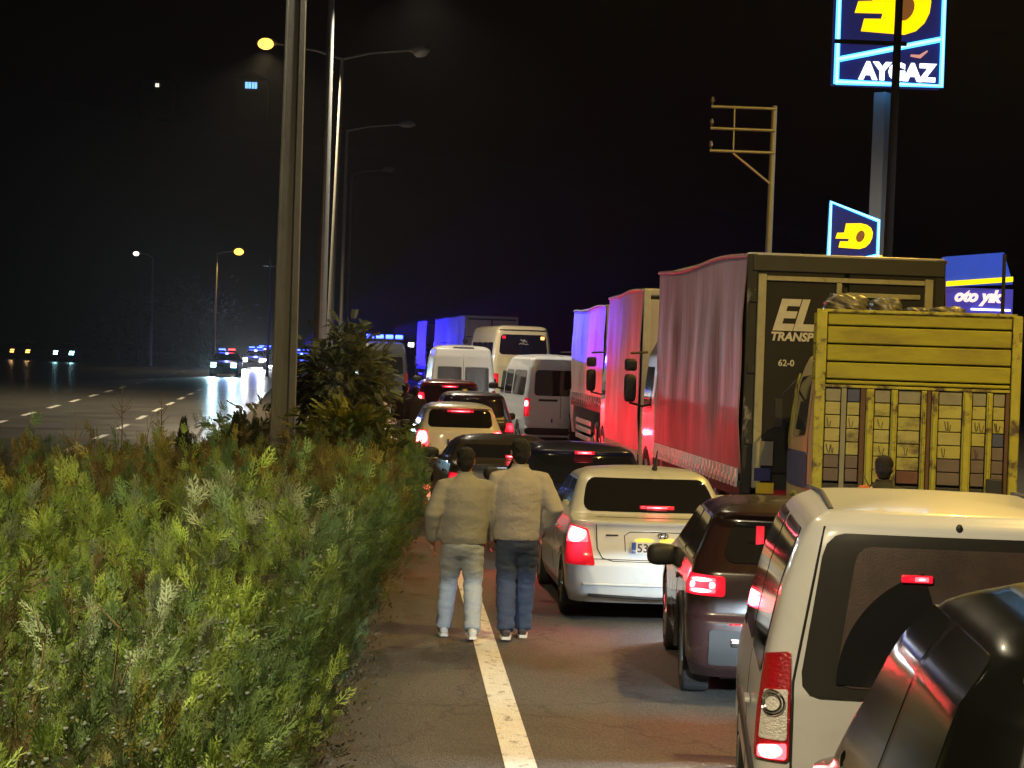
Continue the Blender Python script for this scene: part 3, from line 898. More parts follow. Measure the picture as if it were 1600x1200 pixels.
queue_car('dark_hatchback', 'dark blue hatchback ahead of the white saloon, high brake light lit', 2.28, 25.9, R(1.5), (0.012, 0.012, 0.03), 1.44, 0.86, 4.0, 'hatch', 0.95, 0.4,
          lamp=[(0.40, 0.52), (0.93, 0.54), (0.90, 0.78), (0.45, 0.74)], core=[(0.50, 0.60), (0.66, 0.60), (0.66, 0.70), (0.50, 0.70)], bar=(0.12, 1.375), spot=10, plate=('', ''))
queue_car('dark_saloon', 'dark saloon with gold lit roof edge in front of the walking men', 1.60, 30.3, R(3), (0.035, 0.028, 0.022), 1.33, 0.86, 4.3, 'sedan', 1.0,
          lamp=[(0.62, 0.66), (0.93, 0.66), (0.90, 0.86), (0.64, 0.84)], core=None, lit=m_red_dim, bar=(0.07, 1.08, 0.05), spot=4, plate=('', ''))
m_cream = (0.74, 0.74, 0.72)
queue_car('pale_hatchback', 'pale cream hatchback with glowing tail lights beyond the walking men', 1.24, 42.5, R(2), m_cream, 1.50, 0.87, 4.1, 'hatch', 1.0, 0.32,
          lamp=[(0.60, 0.66), (0.93, 0.66), (0.90, 1.0), (0.64, 1.0)], core=[(0.62, 0.68), (0.90, 0.68), (0.86, 0.98), (0.65, 0.98)], bar=(0.26, 1.375), spot=60, plate=('', ''))
queue_car('dark_estate', 'dark car with thin pale roof edge between the pale hatchback and white van', 1.72, 47.9, R(2), (0.03, 0.018, 0.018), 1.63, 0.88, 4.2, 'hatch', 1.05, 0.3,
          lamp=[(0.66, 0.8), (0.95, 0.8), (0.92, 1.0), (0.68, 1.0)], bar=None, spot=70, plate=None)
queue_car('red_car', 'dark red tall car with one glaring brake light left of the queue', 1.30, 54.5, R(2), (0.16, 0.012, 0.014), 1.80, 0.92, 4.3, 'hatch', 1.1, 0.25,
          lamp=[(0.62, 1.0), (1.0, 1.0), (0.96, 1.5), (0.64, 1.5)], core=[(0.68, 1.05), (0.9, 1.05), (0.88, 1.42), (0.7, 1.42)], bar=(0.2, 1.66), spot=140)

# --- vans and coach
def box_van(name, label, cat, x, y, yaw, L, w, h, col, wins, lit_lamps=True, through=False):
    t = thing(name, label, cat, (x, y, gz(y)), yaw)
    mp = paint(name + '_paint', col, 0.35, dirt=tuple(c * 0.8 for c in col))
    S = Shell(w=[(0.3, w - 0.05), (0.5, w), (1.1, w), (h * 0.55, w - 0.03), (h - 0.35, w - 0.12), (h - 0.1, w - 0.18), (h - 0.03, w - 0.26), (h, w - 0.36)],
              yr=[(0.3, 0.05), (0.4, -0.02), (0.55, -0.02), (0.6, 0.03), (h * 0.6, 0.05), (h - 0.3, 0.11), (h - 0.08, 0.18), (h, 0.34)],
              yf=[(0.3, L - 0.1), (0.7, L), (1.0, L - 0.2), (1.2, L - 0.8), (h - 0.3, L - 1.7), (h, L - 2.2)], z0=0.3, z1=h, r=0.13, bow=0.04, crown=0.05)
    bme = S.body_mesh([(1.2, 0.34, w), (L - 0.95, 0.34, w)])
    glass = m_glass
    if through:                                  # hollow cabin seen through from the rear doors to the windscreen
        glass = m_tint
        bme = boolean_cut(bme, MB().box(-w + 0.2, w - 0.2, 0.25, L - 1.75, 0.75, 2.1).box(-w + 0.24, -0.05, -0.5, 0.4, 1.15, 2.02).box(0.05, w - 0.24, -0.5, 0.4, 1.15, 2.02)
                          .box(-w + 0.3, w - 0.3, L - 1.9, L, 1.32, 2.0).mesh('cut'))
        S.front_patch(-w + 0.28, w - 0.28, 1.30, 2.02, 0.02, 0.03, 8, 6).build('windscreen', m_tint, t, smooth=30)
        for sx in (-0.45, 0.45):
            MB().ellipsoid((sx, 3.2, 1.35), (0.26, 0.12, 0.5), 12, 8).ellipsoid((sx, 3.2, 1.9), (0.14, 0.08, 0.13), 10, 8).build('seat_back', m_trim, t, smooth=60)
    link('body', bme, mp, t, smooth=35)
    for yy in (1.2, L - 0.95):
        for sg in (-1, 1): wheel(t, sg * (w - 0.12), yy, 0.34, 0.22)
    MB().box(-w + 0.3, w - 0.3, 0.3, L - 0.5, 0.2, 0.4).build('underbody', m_trim, t)
    for c in wins['rear']:
        S.rear_patch(c, 0.010, 0.02, 8, 6).build('rear_window', glass, t, smooth=30)
    for (a, b, z0, z1) in wins['side']:
        for sg in (-1, 1):
            S.side_patch([(a, z0), (b, z0), (b, z1), (a, z1)], sg, 0.010, 0.02).build('side_window', m_glass, t, smooth=30)
    for sg in (-1, 1):
        c = [(sg * (w - 0.13), 0.85), (sg * (w + 0.06), 0.85), (sg * (w + 0.04), 1.35), (sg * (w - 0.13), 1.35)]
        if sg < 0: c = [c[1], c[0], c[3], c[2]]
        tl = S.rear_patch(c, 0.012, 0.03, 6, 6).build('tail_light', m_red_dim if lit_lamps else m_red, t, smooth=30)
        if lit_lamps:
            c = [(sg * (w - 0.10), 1.12), (sg * (w + 0.02), 1.12), (sg * (w + 0.02), 1.28), (sg * (w - 0.10), 1.28)]
            if sg < 0: c = [c[1], c[0], c[3], c[2]]
            S.rear_patch(c, 0.018, 0.02, 4, 4).build('bulb_glow', m_core, tl, smooth=30)
            brake_spot(t, sg * (w - 0.05), -0.06, 1.2, 10)
        mirror(t, sg * (w + 0.16), L - 1.5, 1.6, m_trim, 1.2)
    MB().tube([S.rear(0, z, 0.002) for z in np.linspace(0.62, h - 0.25, 9)], 0.006, 6).build('door_seam', m_seam, t)
    S.rear_patch([(-w, 0.36), (w, 0.36), (w, 0.55), (-w, 0.55)], 0.03, 0.05, 12, 3).build('bumper', m_trim, t, smooth=30)
    front_lamps(t, S, w, 0.8, 1.0, m_head)
    headlamp_beams(t, 0.7, L + 0.05, 0.85, 4, spread=70)
    return t, S
tv, S = box_van('white_panel_van', 'white high roof van with blue lit rear windows ahead of the red car', 'van', 1.92, 65.0, R(2), 5.6, 1.0, 2.66, (0.62, 0.60, 0.57),
        {'rear': [[(-0.80, 1.15), (-0.05, 1.15), (-0.05, 2.05), (-0.76, 2.05)], [(0.05, 1.15), (0.80, 1.15), (0.76, 2.05), (0.05, 2.05)]], 'side': [(3.4, 4.2, 1.3, 2.0)]}, lit_lamps=False, through=True)
S.rear_patch([(-0.34, 2.60), (0.34, 2.60), (0.30, 2.645), (-0.30, 2.645)], 0.02, 0.02, 6, 2).build('roof_vent', m_trim, tv)
tm_, S = box_van('white_minibus', 'white minibus turned slightly left, its side and dark rear window showing', 'minibus', 4.42, 59.0, R(7), 5.8, 0.98, 2.50, (0.80, 0.82, 0.84),
        {'rear': [[(-0.74, 1.42), (0.74, 1.42), (0.70, 2.12), (-0.70, 2.12)]], 'side': [(0.45, 2.3, 1.42, 2.1), (2.5, 3.6, 1.42, 2.1), (3.75, 4.3, 1.42, 2.05)]}, lit_lamps=True)
MB().box(-0.26, 0.26, -0.01, 0.01, -0.03, 0.03).build('name_strip', m_trim, tm_).location = S.rear(-0.35, 1.30, 0.012)
number_plate(tm_, (0, 0.02, 0.75), '', '')

def coach():
    d = 87.0
    t = thing('white_coach', 'tall white coach with two red lamps above its dark rear window', 'coach', (4.95, d, gz(d)), R(5))
    w, h, L = 1.18, 3.42, 9.0
    mp = paint('coach_white', (0.66, 0.62, 0.50), 0.35)
    S = Shell(w=[(0.35, w - 0.04), (0.6, w), (2.0, w), (2.7, w - 0.05), (3.2, w - 0.12), (h - 0.06, w - 0.2), (h, w - 0.34)],
              yr=[(0.35, 0.08), (0.5, 0.0), (1.8, 0.02), (2.2, 0.06), (3.1, 0.22), (h - 0.08, 0.3), (h, 0.5)],
              yf=[(0.35, L - 0.1), (0.7, L), (1.6, L - 0.1), (h - 0.2, L - 0.7), (h, L - 1.0)], z0=0.35, z1=h, r=0.2, bow=0.06, crown=0.06)
    link('body', S.body_mesh([(2.4, 0.48, w), (L - 2.2, 0.48, w)]), mp, t, smooth=35)
    for yy in (2.4, L - 2.2):
        for sg in (-1, 1): wheel(t, sg * (w - 0.15), yy, 0.48, 0.28)
    S.rear_patch([(-0.98, 2.28), (0.98, 2.28), (0.90, 3.08), (-0.90, 3.08)], 0.01, 0.02, 10, 8).build('rear_window', m_glass, t, smooth=30)
    for sg in (-1, 1):
        o = MB().box(-0.07, 0.07, -0.02, 0.01, -0.06, 0.06).build('marker_lamp', m_orange_lit if sg > 0 else m_red_lit, t, bevel=0.01); o.location = S.rear(sg * 0.78, 2.96, 0.03)
        for k in range(4):
            y0 = 0.8 + k * 1.7
            S.side_patch([(y0, 1.75), (y0 + 1.6, 1.75), (y0 + 1.6, 2.75), (y0, 2.75)], sg, 0.01, 0.02).build('side_window', m_glass, t, smooth=30)
        c = [(sg * 0.98, 0.95), (sg * 1.24, 0.95), (sg * 1.24, 1.5), (sg * 0.98, 1.5)]
        if sg < 0: c = [c[1], c[0], c[3], c[2]]
        S.rear_patch(c, 0.01, 0.03, 4, 6).build('tail_light', m_red_dim, t, smooth=30)
        mirror(t, sg * (w + 0.2), L - 0.6, 2.4, m_trim, 1.2, tall=True)
    MB().tube([S.rear(x, 3.26, 0.01) for x in np.linspace(-0.95, 0.95, 15)], 0.02, 6).build('roof_trim', m_trim, t)
    S.rear_patch([(-w, 0.4), (w, 0.4), (w, 0.7), (-w, 0.7)], 0.04, 0.05, 10, 3).build('bumper', m_trim, t)
    for q, (x0, x1, z) in enumerate(((-0.12, 0.10, 2.86), (-0.05, 0.16, 2.80), (-0.18, 0.02, 2.72), (0.02, 0.2, 2.70))):
        st = MB(); st.tube([S.rear(x, z + 0.02 * math.sin(x * 50), 0.03) for x in np.linspace(x0, x1, 12)], 0.012, 5)
        st.build('window_sticker', m_white, t)
    return t
coach()

# ---------------------------------------------------------------- lorries
m_tarp = M('tarpaulin', (0.34, 0.31, 0.31), 0.6, var=0.35, scale=2.2, bump=0.5, bscale=7, stretch=(1, 1.6, 0.22), col2=(0.17, 0.155, 0.16), thresh=(0.42, 0.72), rvar=0.15)
m_tarp2 = M('tarpaulin_pale', (0.46, 0.44, 0.44), 0.6, var=0.25, scale=2.0, bump=0.45, bscale=7, stretch=(1, 1.6, 0.22), col2=(0.28, 0.26, 0.26), thresh=(0.5, 0.75))
m_alu = M('aluminium_frame', (0.48, 0.48, 0.46), 0.45, metal=0.3, var=0.25, scale=9)
m_buckle = M('buckle', (0.75, 0.74, 0.72), 0.4, var=0.2)
m_door = M('lorry_door', (0.006, 0.006, 0.006), 0.65, var=0.4, scale=3, coat=0.1)
m_cream_p = M('cream_frame', (0.40, 0.38, 0.24), 0.55, var=0.25, scale=6, col2=(0.25, 0.22, 0.14), thresh=(0.56, 0.7))
m_dirty = M('worn_black', (0.03, 0.03, 0.028), 0.75, var=0.5, scale=3, col2=(0.33, 0.32, 0.28), thresh=(0.60, 0.66), bump=0.3, stretch=(1, 1, 0.5))

m_tarp_m = M('tarpaulin_maroon', (0.30, 0.17, 0.17), 0.6, var=0.35, scale=2.2, bump=0.5, bscale=7, stretch=(1, 1.6, 0.22), col2=(0.17, 0.095, 0.105), thresh=(0.42, 0.72), rvar=0.15)

def lorry(name, label, x, y, L, H, zb, tarp, yaw=0.0, n_buckles=0, rearmat=None, wave=0.03, cab=True, far=False, cabcol=(0.5, 0.5, 0.48), mirror_x=0.35):
    """Curtain sided lorry, origin on the ground under the rear centre, front towards +y."""
    t = thing(name, label, 'truck', (x, y, gz(y)), yaw)
    w = 1.27
    # cargo box core and roof
    MB().box(-w + 0.03, w - 0.03, 0.06, L, zb + 0.12, H - 0.12).build('cargo_box', m_trim, t)
    MB().box(-w, w, 0.0, L, H - 0.14, H).build('roof', m_alu, t, bevel=0.03)
    for sg in (-1, 1):
        mb = MB()
        zt = H - 0.05
        def fn(u, v, o=0.0):
            yy = 0.05 + (L - 0.08) * u
            z = zb + (zt - zb) * v
            edge = min(1, 4 * v) * min(1, 3 * (1 - v))
            k = wave * edge * (0.5 * math.sin(yy * 2.1 + 1.3) + 0.3 * math.sin(yy * 5.3 + v * 2.0) + 0.25 * math.sin(v * 9 + yy * 1.1))
            return Vector((sg * (w + 0.006 + 0.02 * edge + k - o), yy, z + (0.035 * math.sin(yy * 1.0 - 0.4) if v > 0.97 else 0)))
        mb.grid(fn, 60 if not far else 16, 24 if not far else 8, lambda u, v: fn(u, v, 0.012))
        cu = mb.build('curtain', tarp, t, smooth=60)
        MB().tube([(sg * (w + 0.012), 0.05 + (L - 0.08) * k / 24, H - 0.03 + 0.03 * math.sin((L - 0.08) * k / 24 - 0.4)) for k in range(25)], 0.03, 6).build('curtain_rail', tarp, t, smooth=60)
        for k in range(n_buckles):
            yy = 0.2 + (L - 0.4) * k / max(1, n_buckles - 1)
            if sg > 0: continue
            MB().box(-0.02, 0.02, -0.035, 0.035, -0.16, 0.08).box(-0.04, -0.015, -0.045, 0.045, -0.09, -0.02).build('strap_buckle', m_buckle, t, bevel=0.006).location = (sg * (w + 0.03), yy, zb - 0.02)
        MB().box(sg * w - 0.02, sg * w + 0.02, 0.0, L, zb - 0.30, zb - 0.10).build('side_rail', m_dirty, t, bevel=0.008)
        for k in range(3 if not far else 1):
            MB().box(sg * (w - 0.10) - 0.012, sg * (w - 0.10) + 0.012, 0.9 + L * 0.35, L - 0.5, 0.42 + 0.2 * k, 0.54 + 0.2 * k).build('side_guard', m_alu, t, bevel=0.006)
    MB().box(-w + 0.1, w - 0.1, 0.05, L, zb - 0.2, zb + 0.13).build('floor_frame', m_trim, t)
    MB().box(-0.45, -0.35, 0.1, L + 1.5, 0.55, zb - 0.2).box(0.35, 0.45, 0.1, L + 1.5, 0.55, zb - 0.2).build('chassis', m_trim, t)
    for yy in ((0.9, 2.1) if not far else (1.2,)):
        for sg in (-1, 1): wheel(t, sg * (w - 0.2), yy, 0.5, 0.34, m_alu)
    MB().box(-w + 0.06, w - 0.06, -0.03, 0.05, 0.42, 0.56).build('underrun_bar', m_alu, t, bevel=0.01)
    # rear frame
    rm = rearmat or m_alu
    for sg in (-1, 1):
        MB().box(sg * (w - 0.06) - 0.06, sg * (w - 0.06) + 0.06, -0.02, 0.08, zb - 0.25, H - 0.02).build('corner_post', rm, t, bevel=0.01)
        MB().box(sg * 0.60 - 0.57, sg * 0.60 + 0.57, -0.012, 0.045, zb + 0.02, H - 0.2).build('rear_door', m_door if rearmat else m_tarp2, t, bevel=0.008)
        tl = MB().box(sg * 0.95 - 0.2, sg * 0.95 + 0.2, -0.05, 0.02, 0.62, 0.76).build('tail_light', m_red, t, bevel=0.01)
    # cab
    if cab:
        mp = paint(name + '_cab', cabcol, 0.35)
        S = Shell(w=[(0.5, 1.16), (0.9, 1.2), (1.9, 1.2), (2.6, 1.14), (2.95, 1.0), (3.0, 0.9)], yr=[(0.5, L + 0.45), (3.0, L + 0.5)],
                  yf=[(0.5, L + 2.35), (1.3, L + 2.45), (2.6, L + 2.2), (3.0, L + 1.9)], z0=0.5, z1=3.0, r=0.12, bow=0.02, crown=0.05)
        link('cab', S.body_mesh([(L + 1.5, 0.5, 1.22)]), mp, t, smooth=35)
        for sg in (-1, 1):
            S.side_patch([(L + 1.0, 1.65), (L + 1.95, 1.6), (L + 1.85, 2.4), (L + 1.0, 2.4)], sg).build('side_window', m_glass, t, smooth=30)
            wheel(t, sg * 1.05, L + 1.5, 0.5, 0.3, m_alu)
            mirror(t, sg * (w + 0.16), L + 2.1, 2.02, m_trim, 1.25, tall=True)
        S.front_patch(-0.95, 0.95, 1.6, 2.5, 0.012, 0.03, 8, 6).build('windscreen', m_glass, t, smooth=30)
    return t

# lorry with lettered black rear doors
def lettered_lorry():
    d = 27.4
    xl = LX(1165, d)
    t = lorry('curtain_lorry', 'lorry with black rear doors lettered EL and a dull maroon side curtain', xl + 1.27, d, 7.9, 3.93, 1.12, m_tarp_m, R(1.3), n_buckles=28, rearmat=m_dirty, wave=0.04)
    P = lambda px: (px - 1165) / 124.1 - 1.27
    Z = lambda px, py: LZ(px, py, d)
    y = -0.03
    MB().box(P(1172), P(1478), y - 0.02, 0.0, 3.70, 3.90).build('top_beam', M('grey_beam', (0.05, 0.05, 0.042), 0.7, var=0.3, scale=4), t, bevel=0.01)
    MB().box(P(1181), P(1194), y - 0.03, 0.01, 0.95, 3.66).build('frame_post', m_cream_p, t, bevel=0.008)
    MB().box(P(1447), P(1460), y - 0.03, 0.01, 0.95, 3.66).build('frame_post', m_cream_p, t, bevel=0.008)
    MB().box(P(1194) + 0.002, P(1447) - 0.002, y - 0.025, 0.01, 3.58, 3.64).build('frame_bar', m_cream_p, t, bevel=0.006)
    MB().box(P(1306), P(1314), y - 0.02, 0.01, 0.95, 3.575).build('lock_rod', m_cream_p, t, bevel=0.006)
    MB().box(P(1322), P(1440), y - 0.015, 0.0, 3.40, 3.46).build('hinge_bar', m_cream_p, t, bevel=0.006)
    ls = M('lorry_letter', (0.66, 0.64, 0.56), 0.6, var=0.2, scale=12)
    yy = -0.024
    lettering('EL', 0.53, (P(1205), yy, Z(1230, 514)), ls, t, shear=0.28, bold=0.022, extrude=0.003)
    lettering('TRANSPORT', 0.150, (P(1203), yy, Z(1230, 532)), ls, t, shear=0.2, bold=0.006, extrude=0.003)
    lettering('62-0', 0.115, (P(1217), yy, Z(1230, 572)), ls, t, bold=0.002, extrude=0.003)
    for (x0, x1, y0, y1, m) in ((1192, 1213, 690, 728, M('grey_plate', (0.22, 0.21, 0.18), 0.7)), (1184, 1210, 732, 752, M('blue_plate', (0.03, 0.035, 0.16), 0.6)), (1188, 1216, 755, 772, M('yellow_plate', (0.75, 0.55, 0.03), 0.5))):
        MB().box(P(x0), P(x1), -0.07, -0.03, Z(x0, y1), Z(x0, y0)).build('marker_plate', m, t, bevel=0.004)
    for z in (1.5, 2.4, 3.3):
        MB().box(P(1168), P(1180), -0.05, 0.0, z, z + 0.12).build('hinge', m_dirty, t, bevel=0.006)
    return t
lettered_lorry()
lorry('pale_curtain_lorry', 'lorry with pale curtain glowing red, ahead of the lettered lorry', LX(1003, 39) + 1.27, 39.0, 6.4, 3.80, 0.80, m_tarp2, 0.0, n_buckles=18, wave=0.03)
lorry('far_curtain_lorry', 'lorry with curtain lit blue above and red below, beside the minibus', LX(945, 49) + 1.27, 49.0, 8.6, 3.72, 1.55, m_tarp2, R(0.3), n_buckles=14, wave=0.03)
for (nm, lab, px, d, H) in (('box_lorry', 'grey box lorry with blue lit edge standing behind the coach', 724, 104, 3.95), ('tarp_lorry', 'lorry with blue lit side, second from the coach', 699, 118, 3.95), ('distant_lorry', 'lorry farthest ahead in the queue, a narrow blue lit side', 664, 138, 3.9)):
    lorry(nm, lab, LX(px, d) + 1.27, d, 7.5 if d < 130 else 6.0, H, 1.1, m_tarp, R(5), n_buckles=0, far=True, rearmat=None)

# old yellow lorry: articulated, tailgate towards the camera
def yellow_lorry():
    d = 22.0
    s = 154.5
    t = thing('yellow_lorry', 'old yellow lorry with wooden tailgate boards and beige cab, loaded with sacks', 'truck', (LX(1435, d), d, 0), 0)
    yel = M('yellow_paint', (0.31, 0.285, 0.012), 0.65, var=0.25, scale=3, bump=0.35, bscale=11, stretch=(0.4, 1, 1.5), col2=(0.17, 0.13, 0.02), thresh=(0.46, 0.72))
    ypost = M('yellow_post', (0.36, 0.335, 0.035), 0.6, var=0.3, scale=7, col2=(0.08, 0.05, 0.03), thresh=(0.52, 0.62), bump=0.4, bscale=20)
    rust = M('rust', (0.10, 0.055, 0.03), 0.85, var=0.5, scale=9, bump=0.4)
    greyp = M('grey_board', (0.22, 0.21, 0.14), 0.75, var=0.25, scale=6, bump=0.25, bscale=25)
    beige = M('beige_board', (0.34, 0.315, 0.11), 0.75, var=0.3, scale=6, bump=0.3, bscale=25, stretch=(0.5, 1, 1), col2=(0.10, 0.08, 0.04), thresh=(0.54, 0.68))
    ybrd = M('yellow_board', (0.35, 0.33, 0.08), 0.75, var=0.3, scale=6, bump=0.3, bscale=25, stretch=(0.5, 1, 1), col2=(0.12, 0.09, 0.04), thresh=(0.54, 0.68))
    purp = M('purple_board', (0.13, 0.10, 0.085), 0.8, var=0.3, scale=6, bump=0.3, bscale=25)
    maro = M('maroon_board', (0.12, 0.05, 0.035), 0.8, var=0.35, scale=6, bump=0.3, bscale=25)
    blub = M('blue_board', (0.06, 0.07, 0.13), 0.8, var=0.3, scale=6)
    body = empty('load_body'); body.parent = t
    body.rotation_euler = (0, 0, R(-11)); body.location = (0, 0, 0)
    X = lambda px: (px - 1435) / s
    Zp = lambda py: CAM_H - (py - 573) / s
    MB().box(-0.98, 0.98, 0.08, 2.85, 1.20, 3.00).build('load_box', m_trim, body)
    # upper planks
    yz = [605, 597, 569, 541, 512, 491]
    for k in range(5):
        z0, z1 = Zp(yz[k]) + 0.008, Zp(yz[k + 1]) - 0.008
        MB().box(X(1298), X(1584), -0.01, 0.05, z0, z1).build('plank', yel, body, bevel=0.012)
        for sg in (-1, 1):
            MB().box(sg * 1.0 - 0.03, sg * 1.0 + 0.03, 0.05, 2.85, z0, z1).build('plank', yel, body, bevel=0.012)
    MB().box(X(1280), X(1592), -0.03, 0.04, Zp(491), Zp(486)).build('top_rail', ypost, body, bevel=0.008)
    MB().box(X(1296), X(1584), -0.03, 0.05, Zp(610), Zp(605.5)).build('middle_rail', ypost, body, bevel=0.006)
    MB().box(X(1280), X(1297), -0.05, 0.06, 1.25, Zp(489)).build('corner_post', ypost, body, bevel=0.012)
    MB().box(X(1585), X(1600), -0.05, 0.06, 1.25, Zp(489)).build('corner_post', ypost, body, bevel=0.012)
    posts = [(1323, 1331, greyp, 0.03), (1353, 1361, rust, 0.035), (1362, 1374, ypost, 0.05), (1401, 1411, ypost, 0.045), (1448, 1456, ypost, 0.05), (1457, 1463, rust, 0.03), (1464, 1474, ypost, 0.05), (1512, 1526, ypost, 0.05), (1549, 1558, ypost, 0.04), (1578, 1584, rust, 0.03)]
    for (a, b, m, p) in posts:
        mb = MB().box(X(a), X(b), -p, 0.05, 1.22, Zp(611))
        if m is ypost:
            mb.box(X(a) + 0.015, X(b) - 0.015, -p - 0.02, -p, 1.24, Zp(613))
        mb.build('post', m, body, bevel=0.006)
    cols = [(1298, 1322, 'gbbbbpp'), (1332, 1352, 'ubbbbpp'), (1375, 1400, 'gyybyyy'), (1412, 1447, 'gyybyym'), (1475, 1511, 'gyybypp'), (1527, 1548, 'gyyyppp'), (1559, 1577, 'gyyuppp')]
    mm = {'g': greyp, 'b': beige, 'p': purp, 'u': blub, 'y': ybrd, 'm': maro}
    z_top, z_bot = Zp(612), 1.34
    nrow = 7
    for (a, b, code) in cols:
        for r_ in range(nrow):
            z1 = z_top - (z_top - z_bot) * r_ / nrow
            z0 = z_top - (z_top - z_bot) * (r_ + 1) / nrow + 0.009
            MB().box(X(a) + 0.003, X(b) - 0.003, -0.012 + random.uniform(-0.004, 0.004), 0.04, z0, z1).build('board', mm[code[r_]], body, bevel=0.006)
        for r_ in (2, 4):
            for q_ in range(random.choice((0, 1, 1, 2))):
                z = z_top - (z_top - z_bot) * (r_ + 0.5) / nrow
                xc = random.uniform(X(a) + 0.04, X(b) - 0.04); hw = random.uniform(0.012, 0.03)
                pts = [(xc - hw, z + 0.045), (xc - hw * 0.3, z + random.uniform(-0.05, -0.02)), (xc + hw * 0.5, z - 0.045), (xc + hw, z + random.uniform(0.01, 0.045))]
                MB().tube([(p[0], -0.018, p[1]) for p in pts], 0.004, 5).build('lashing_hook', rust, body)
    MB().box(-1.0, 1.0, -0.02, 0.06, 1.22, 1.325).build('floor_edge', m_dirty, body, bevel=0.01)
    MB().box(X(1551), X(1576), -0.11, -0.07, 0.6, Zp(745)).build('mud_flap', m_trim, body, bevel=0.012)
    MB().box(X(1303), X(1345), -0.10, -0.06, 0.6, 1.2).build('mud_flap', m_trim, body, bevel=0.012)
    MB().box(-0.9, 0.9, 0.1, 2.8, 0.85, 1.2).build('chassis', m_trim, body)
    for sg in (-1, 1):
        for yy in (0.75, 1.85):
            wheel(body, sg * 0.82, yy, 0.45, 0.28, m_dirty)
        MB().box(sg * 0.7 - 0.14, sg * 0.7 + 0.14, -0.08, -0.03, 1.06, 1.16).build('tail_light', m_red, body, bevel=0.01)
    # tractor cab, straight along the road
    cab = empty('cab'); cab.parent = t
    cab.location = (4.80 - LX(1435, d) + 1.08, 24.95 - d, 0)
    cm = M('cab_beige', (0.42, 0.33, 0.15), 0.5, var=0.25, scale=4, col2=(0.16, 0.12, 0.06), thresh=(0.6, 0.72), bump=0.15)
    S = Shell(w=[(0.45, 1.02), (0.8, 1.08), (1.7, 1.08), (2.3, 1.03), (2.62, 0.94), (2.74, 0.78)], yr=[(0.45, 0.05), (2.74, 0.1)],
              yf=[(0.45, 1.85), (1.0, 1.95), (1.6, 1.9), (2.5, 1.55), (2.74, 1.3)], z0=0.45, z1=2.74, r=0.1, bow=0.02, crown=0.06)
    link('cab_shell', S.body_mesh([(0.95, 0.46, 1.08)]), cm, cab, smooth=35)
    for sg in (-1, 1):
        S.side_patch([(0.45, 1.70), (1.25, 1.66), (1.12, 2.38), (0.45, 2.42)], sg, 0.008).build('side_window', m_glass, cab, smooth=30)
        S.side_patch([(0.3, 1.08), (1.55, 1.08), (1.55, 1.50), (0.3, 1.50)], sg, 0.008).build('door_panel', blub, cab, smooth=30)
        S.side_patch([(1.42, 1.55), (1.52, 1.55), (1.36, 2.42), (1.28, 2.42)], sg, 0.012).build('windscreen_pillar', ypost, cab, smooth=30)
        S.side_patch([(0.28, 0.85), (0.292, 0.85), (0.292, 2.5), (0.28, 2.5)], sg, 0.004, 0.008).build('door_seam', m_seam, cab)
        MB().tube([(sg * 1.10, 0.95 + math.cos(a) * 0.53, 0.46 + math.sin(a) * 0.53) for a in np.linspace(0, math.pi, 20)], 0.03, 8).build('wheel_arch', ypost, cab, smooth=50)
        wheel(cab, sg * 0.93, 0.95, 0.46, 0.28, m_dirty)
        MB().box(sg * 1.22 - 0.05, sg * 1.22 + 0.05, 1.5, 1.56, 1.75, 2.1).tube([(sg * 1.22, 1.53, 2.1), (sg * 1.0, 1.5, 2.35)], 0.015, 6).build('mirror', m_trim, cab, bevel=0.01)
    S.front_patch(-0.9, 0.9, 1.65, 2.45, 0.012, 0.03, 8, 6).build('windscreen', m_glass, cab, smooth=30)
    return t, body
yl, ylb = yellow_lorry()
bpy.context.view_layer.update()
def on_load(px, y):                              # point on top of the yellow lorry's load
    return ylb.matrix_world @ Vector(((px - 1435) / 154.5, y, 3.0))
m_sack = M('plastic_sack', (0.13, 0.12, 0.085), 0.4, var=0.3, scale=6, bump=0.7, bscale=9, coat=0.2)
m_sack2 = M('dark_tarp', (0.05, 0.05, 0.035), 0.5, var=0.3, scale=6, bump=0.7, bscale=9)
for (lab, px, yy, rx, rz, m) in (('large shiny sack on the left end of the yellow lorry', 1327, 0.3, 0.25, 0.17, m_sack), ('pale tied sack second from the left on the yellow lorry', 1389, 0.3, 0.17, 0.155, m_sack),
                                 ('dark low bundle right of the tied sacks on the lorry', 1437, 0.4, 0.13, 0.10, m_sack2), ('flat grey bundle near the middle of the lorry load', 1487, 0.4, 0.19, 0.11, m_sack), ('low dark heap at the right end of the lorry load', 1549, 0.4, 0.2, 0.075, m_sack2)):
    p = on_load(px, yy)
    mb = MB()
    sd = random.uniform(0, 9)
    def wr(dv, sd=sd):
        return (1 + 0.10 * math.sin(dv.x * 9 + dv.z * 23 + sd) ** 3 * 0.5) / (abs(dv.x) ** 3 + abs(dv.y) ** 3 + abs(dv.z) ** 3) ** 0.33 * 0.9 + 0.08 * math.sin(dv.x * 5 + sd) * math.sin(dv.z * 4 + sd) + 0.035 * math.sin(dv.x * 11 + dv.z * 9 + sd) + 0.02 * math.sin(dv.y * 17 + dv.x * 15)
    mb.ellipsoid((0, 0, rz * 0.72), (rx, 0.25, rz), 56, 34, wr)
    o = mb.build('sack', m, None, smooth=70)
    o.location = p + Vector((0, 0, 0.0))
    tag(o, lab, 'sack', 'sacks on the yellow lorry')

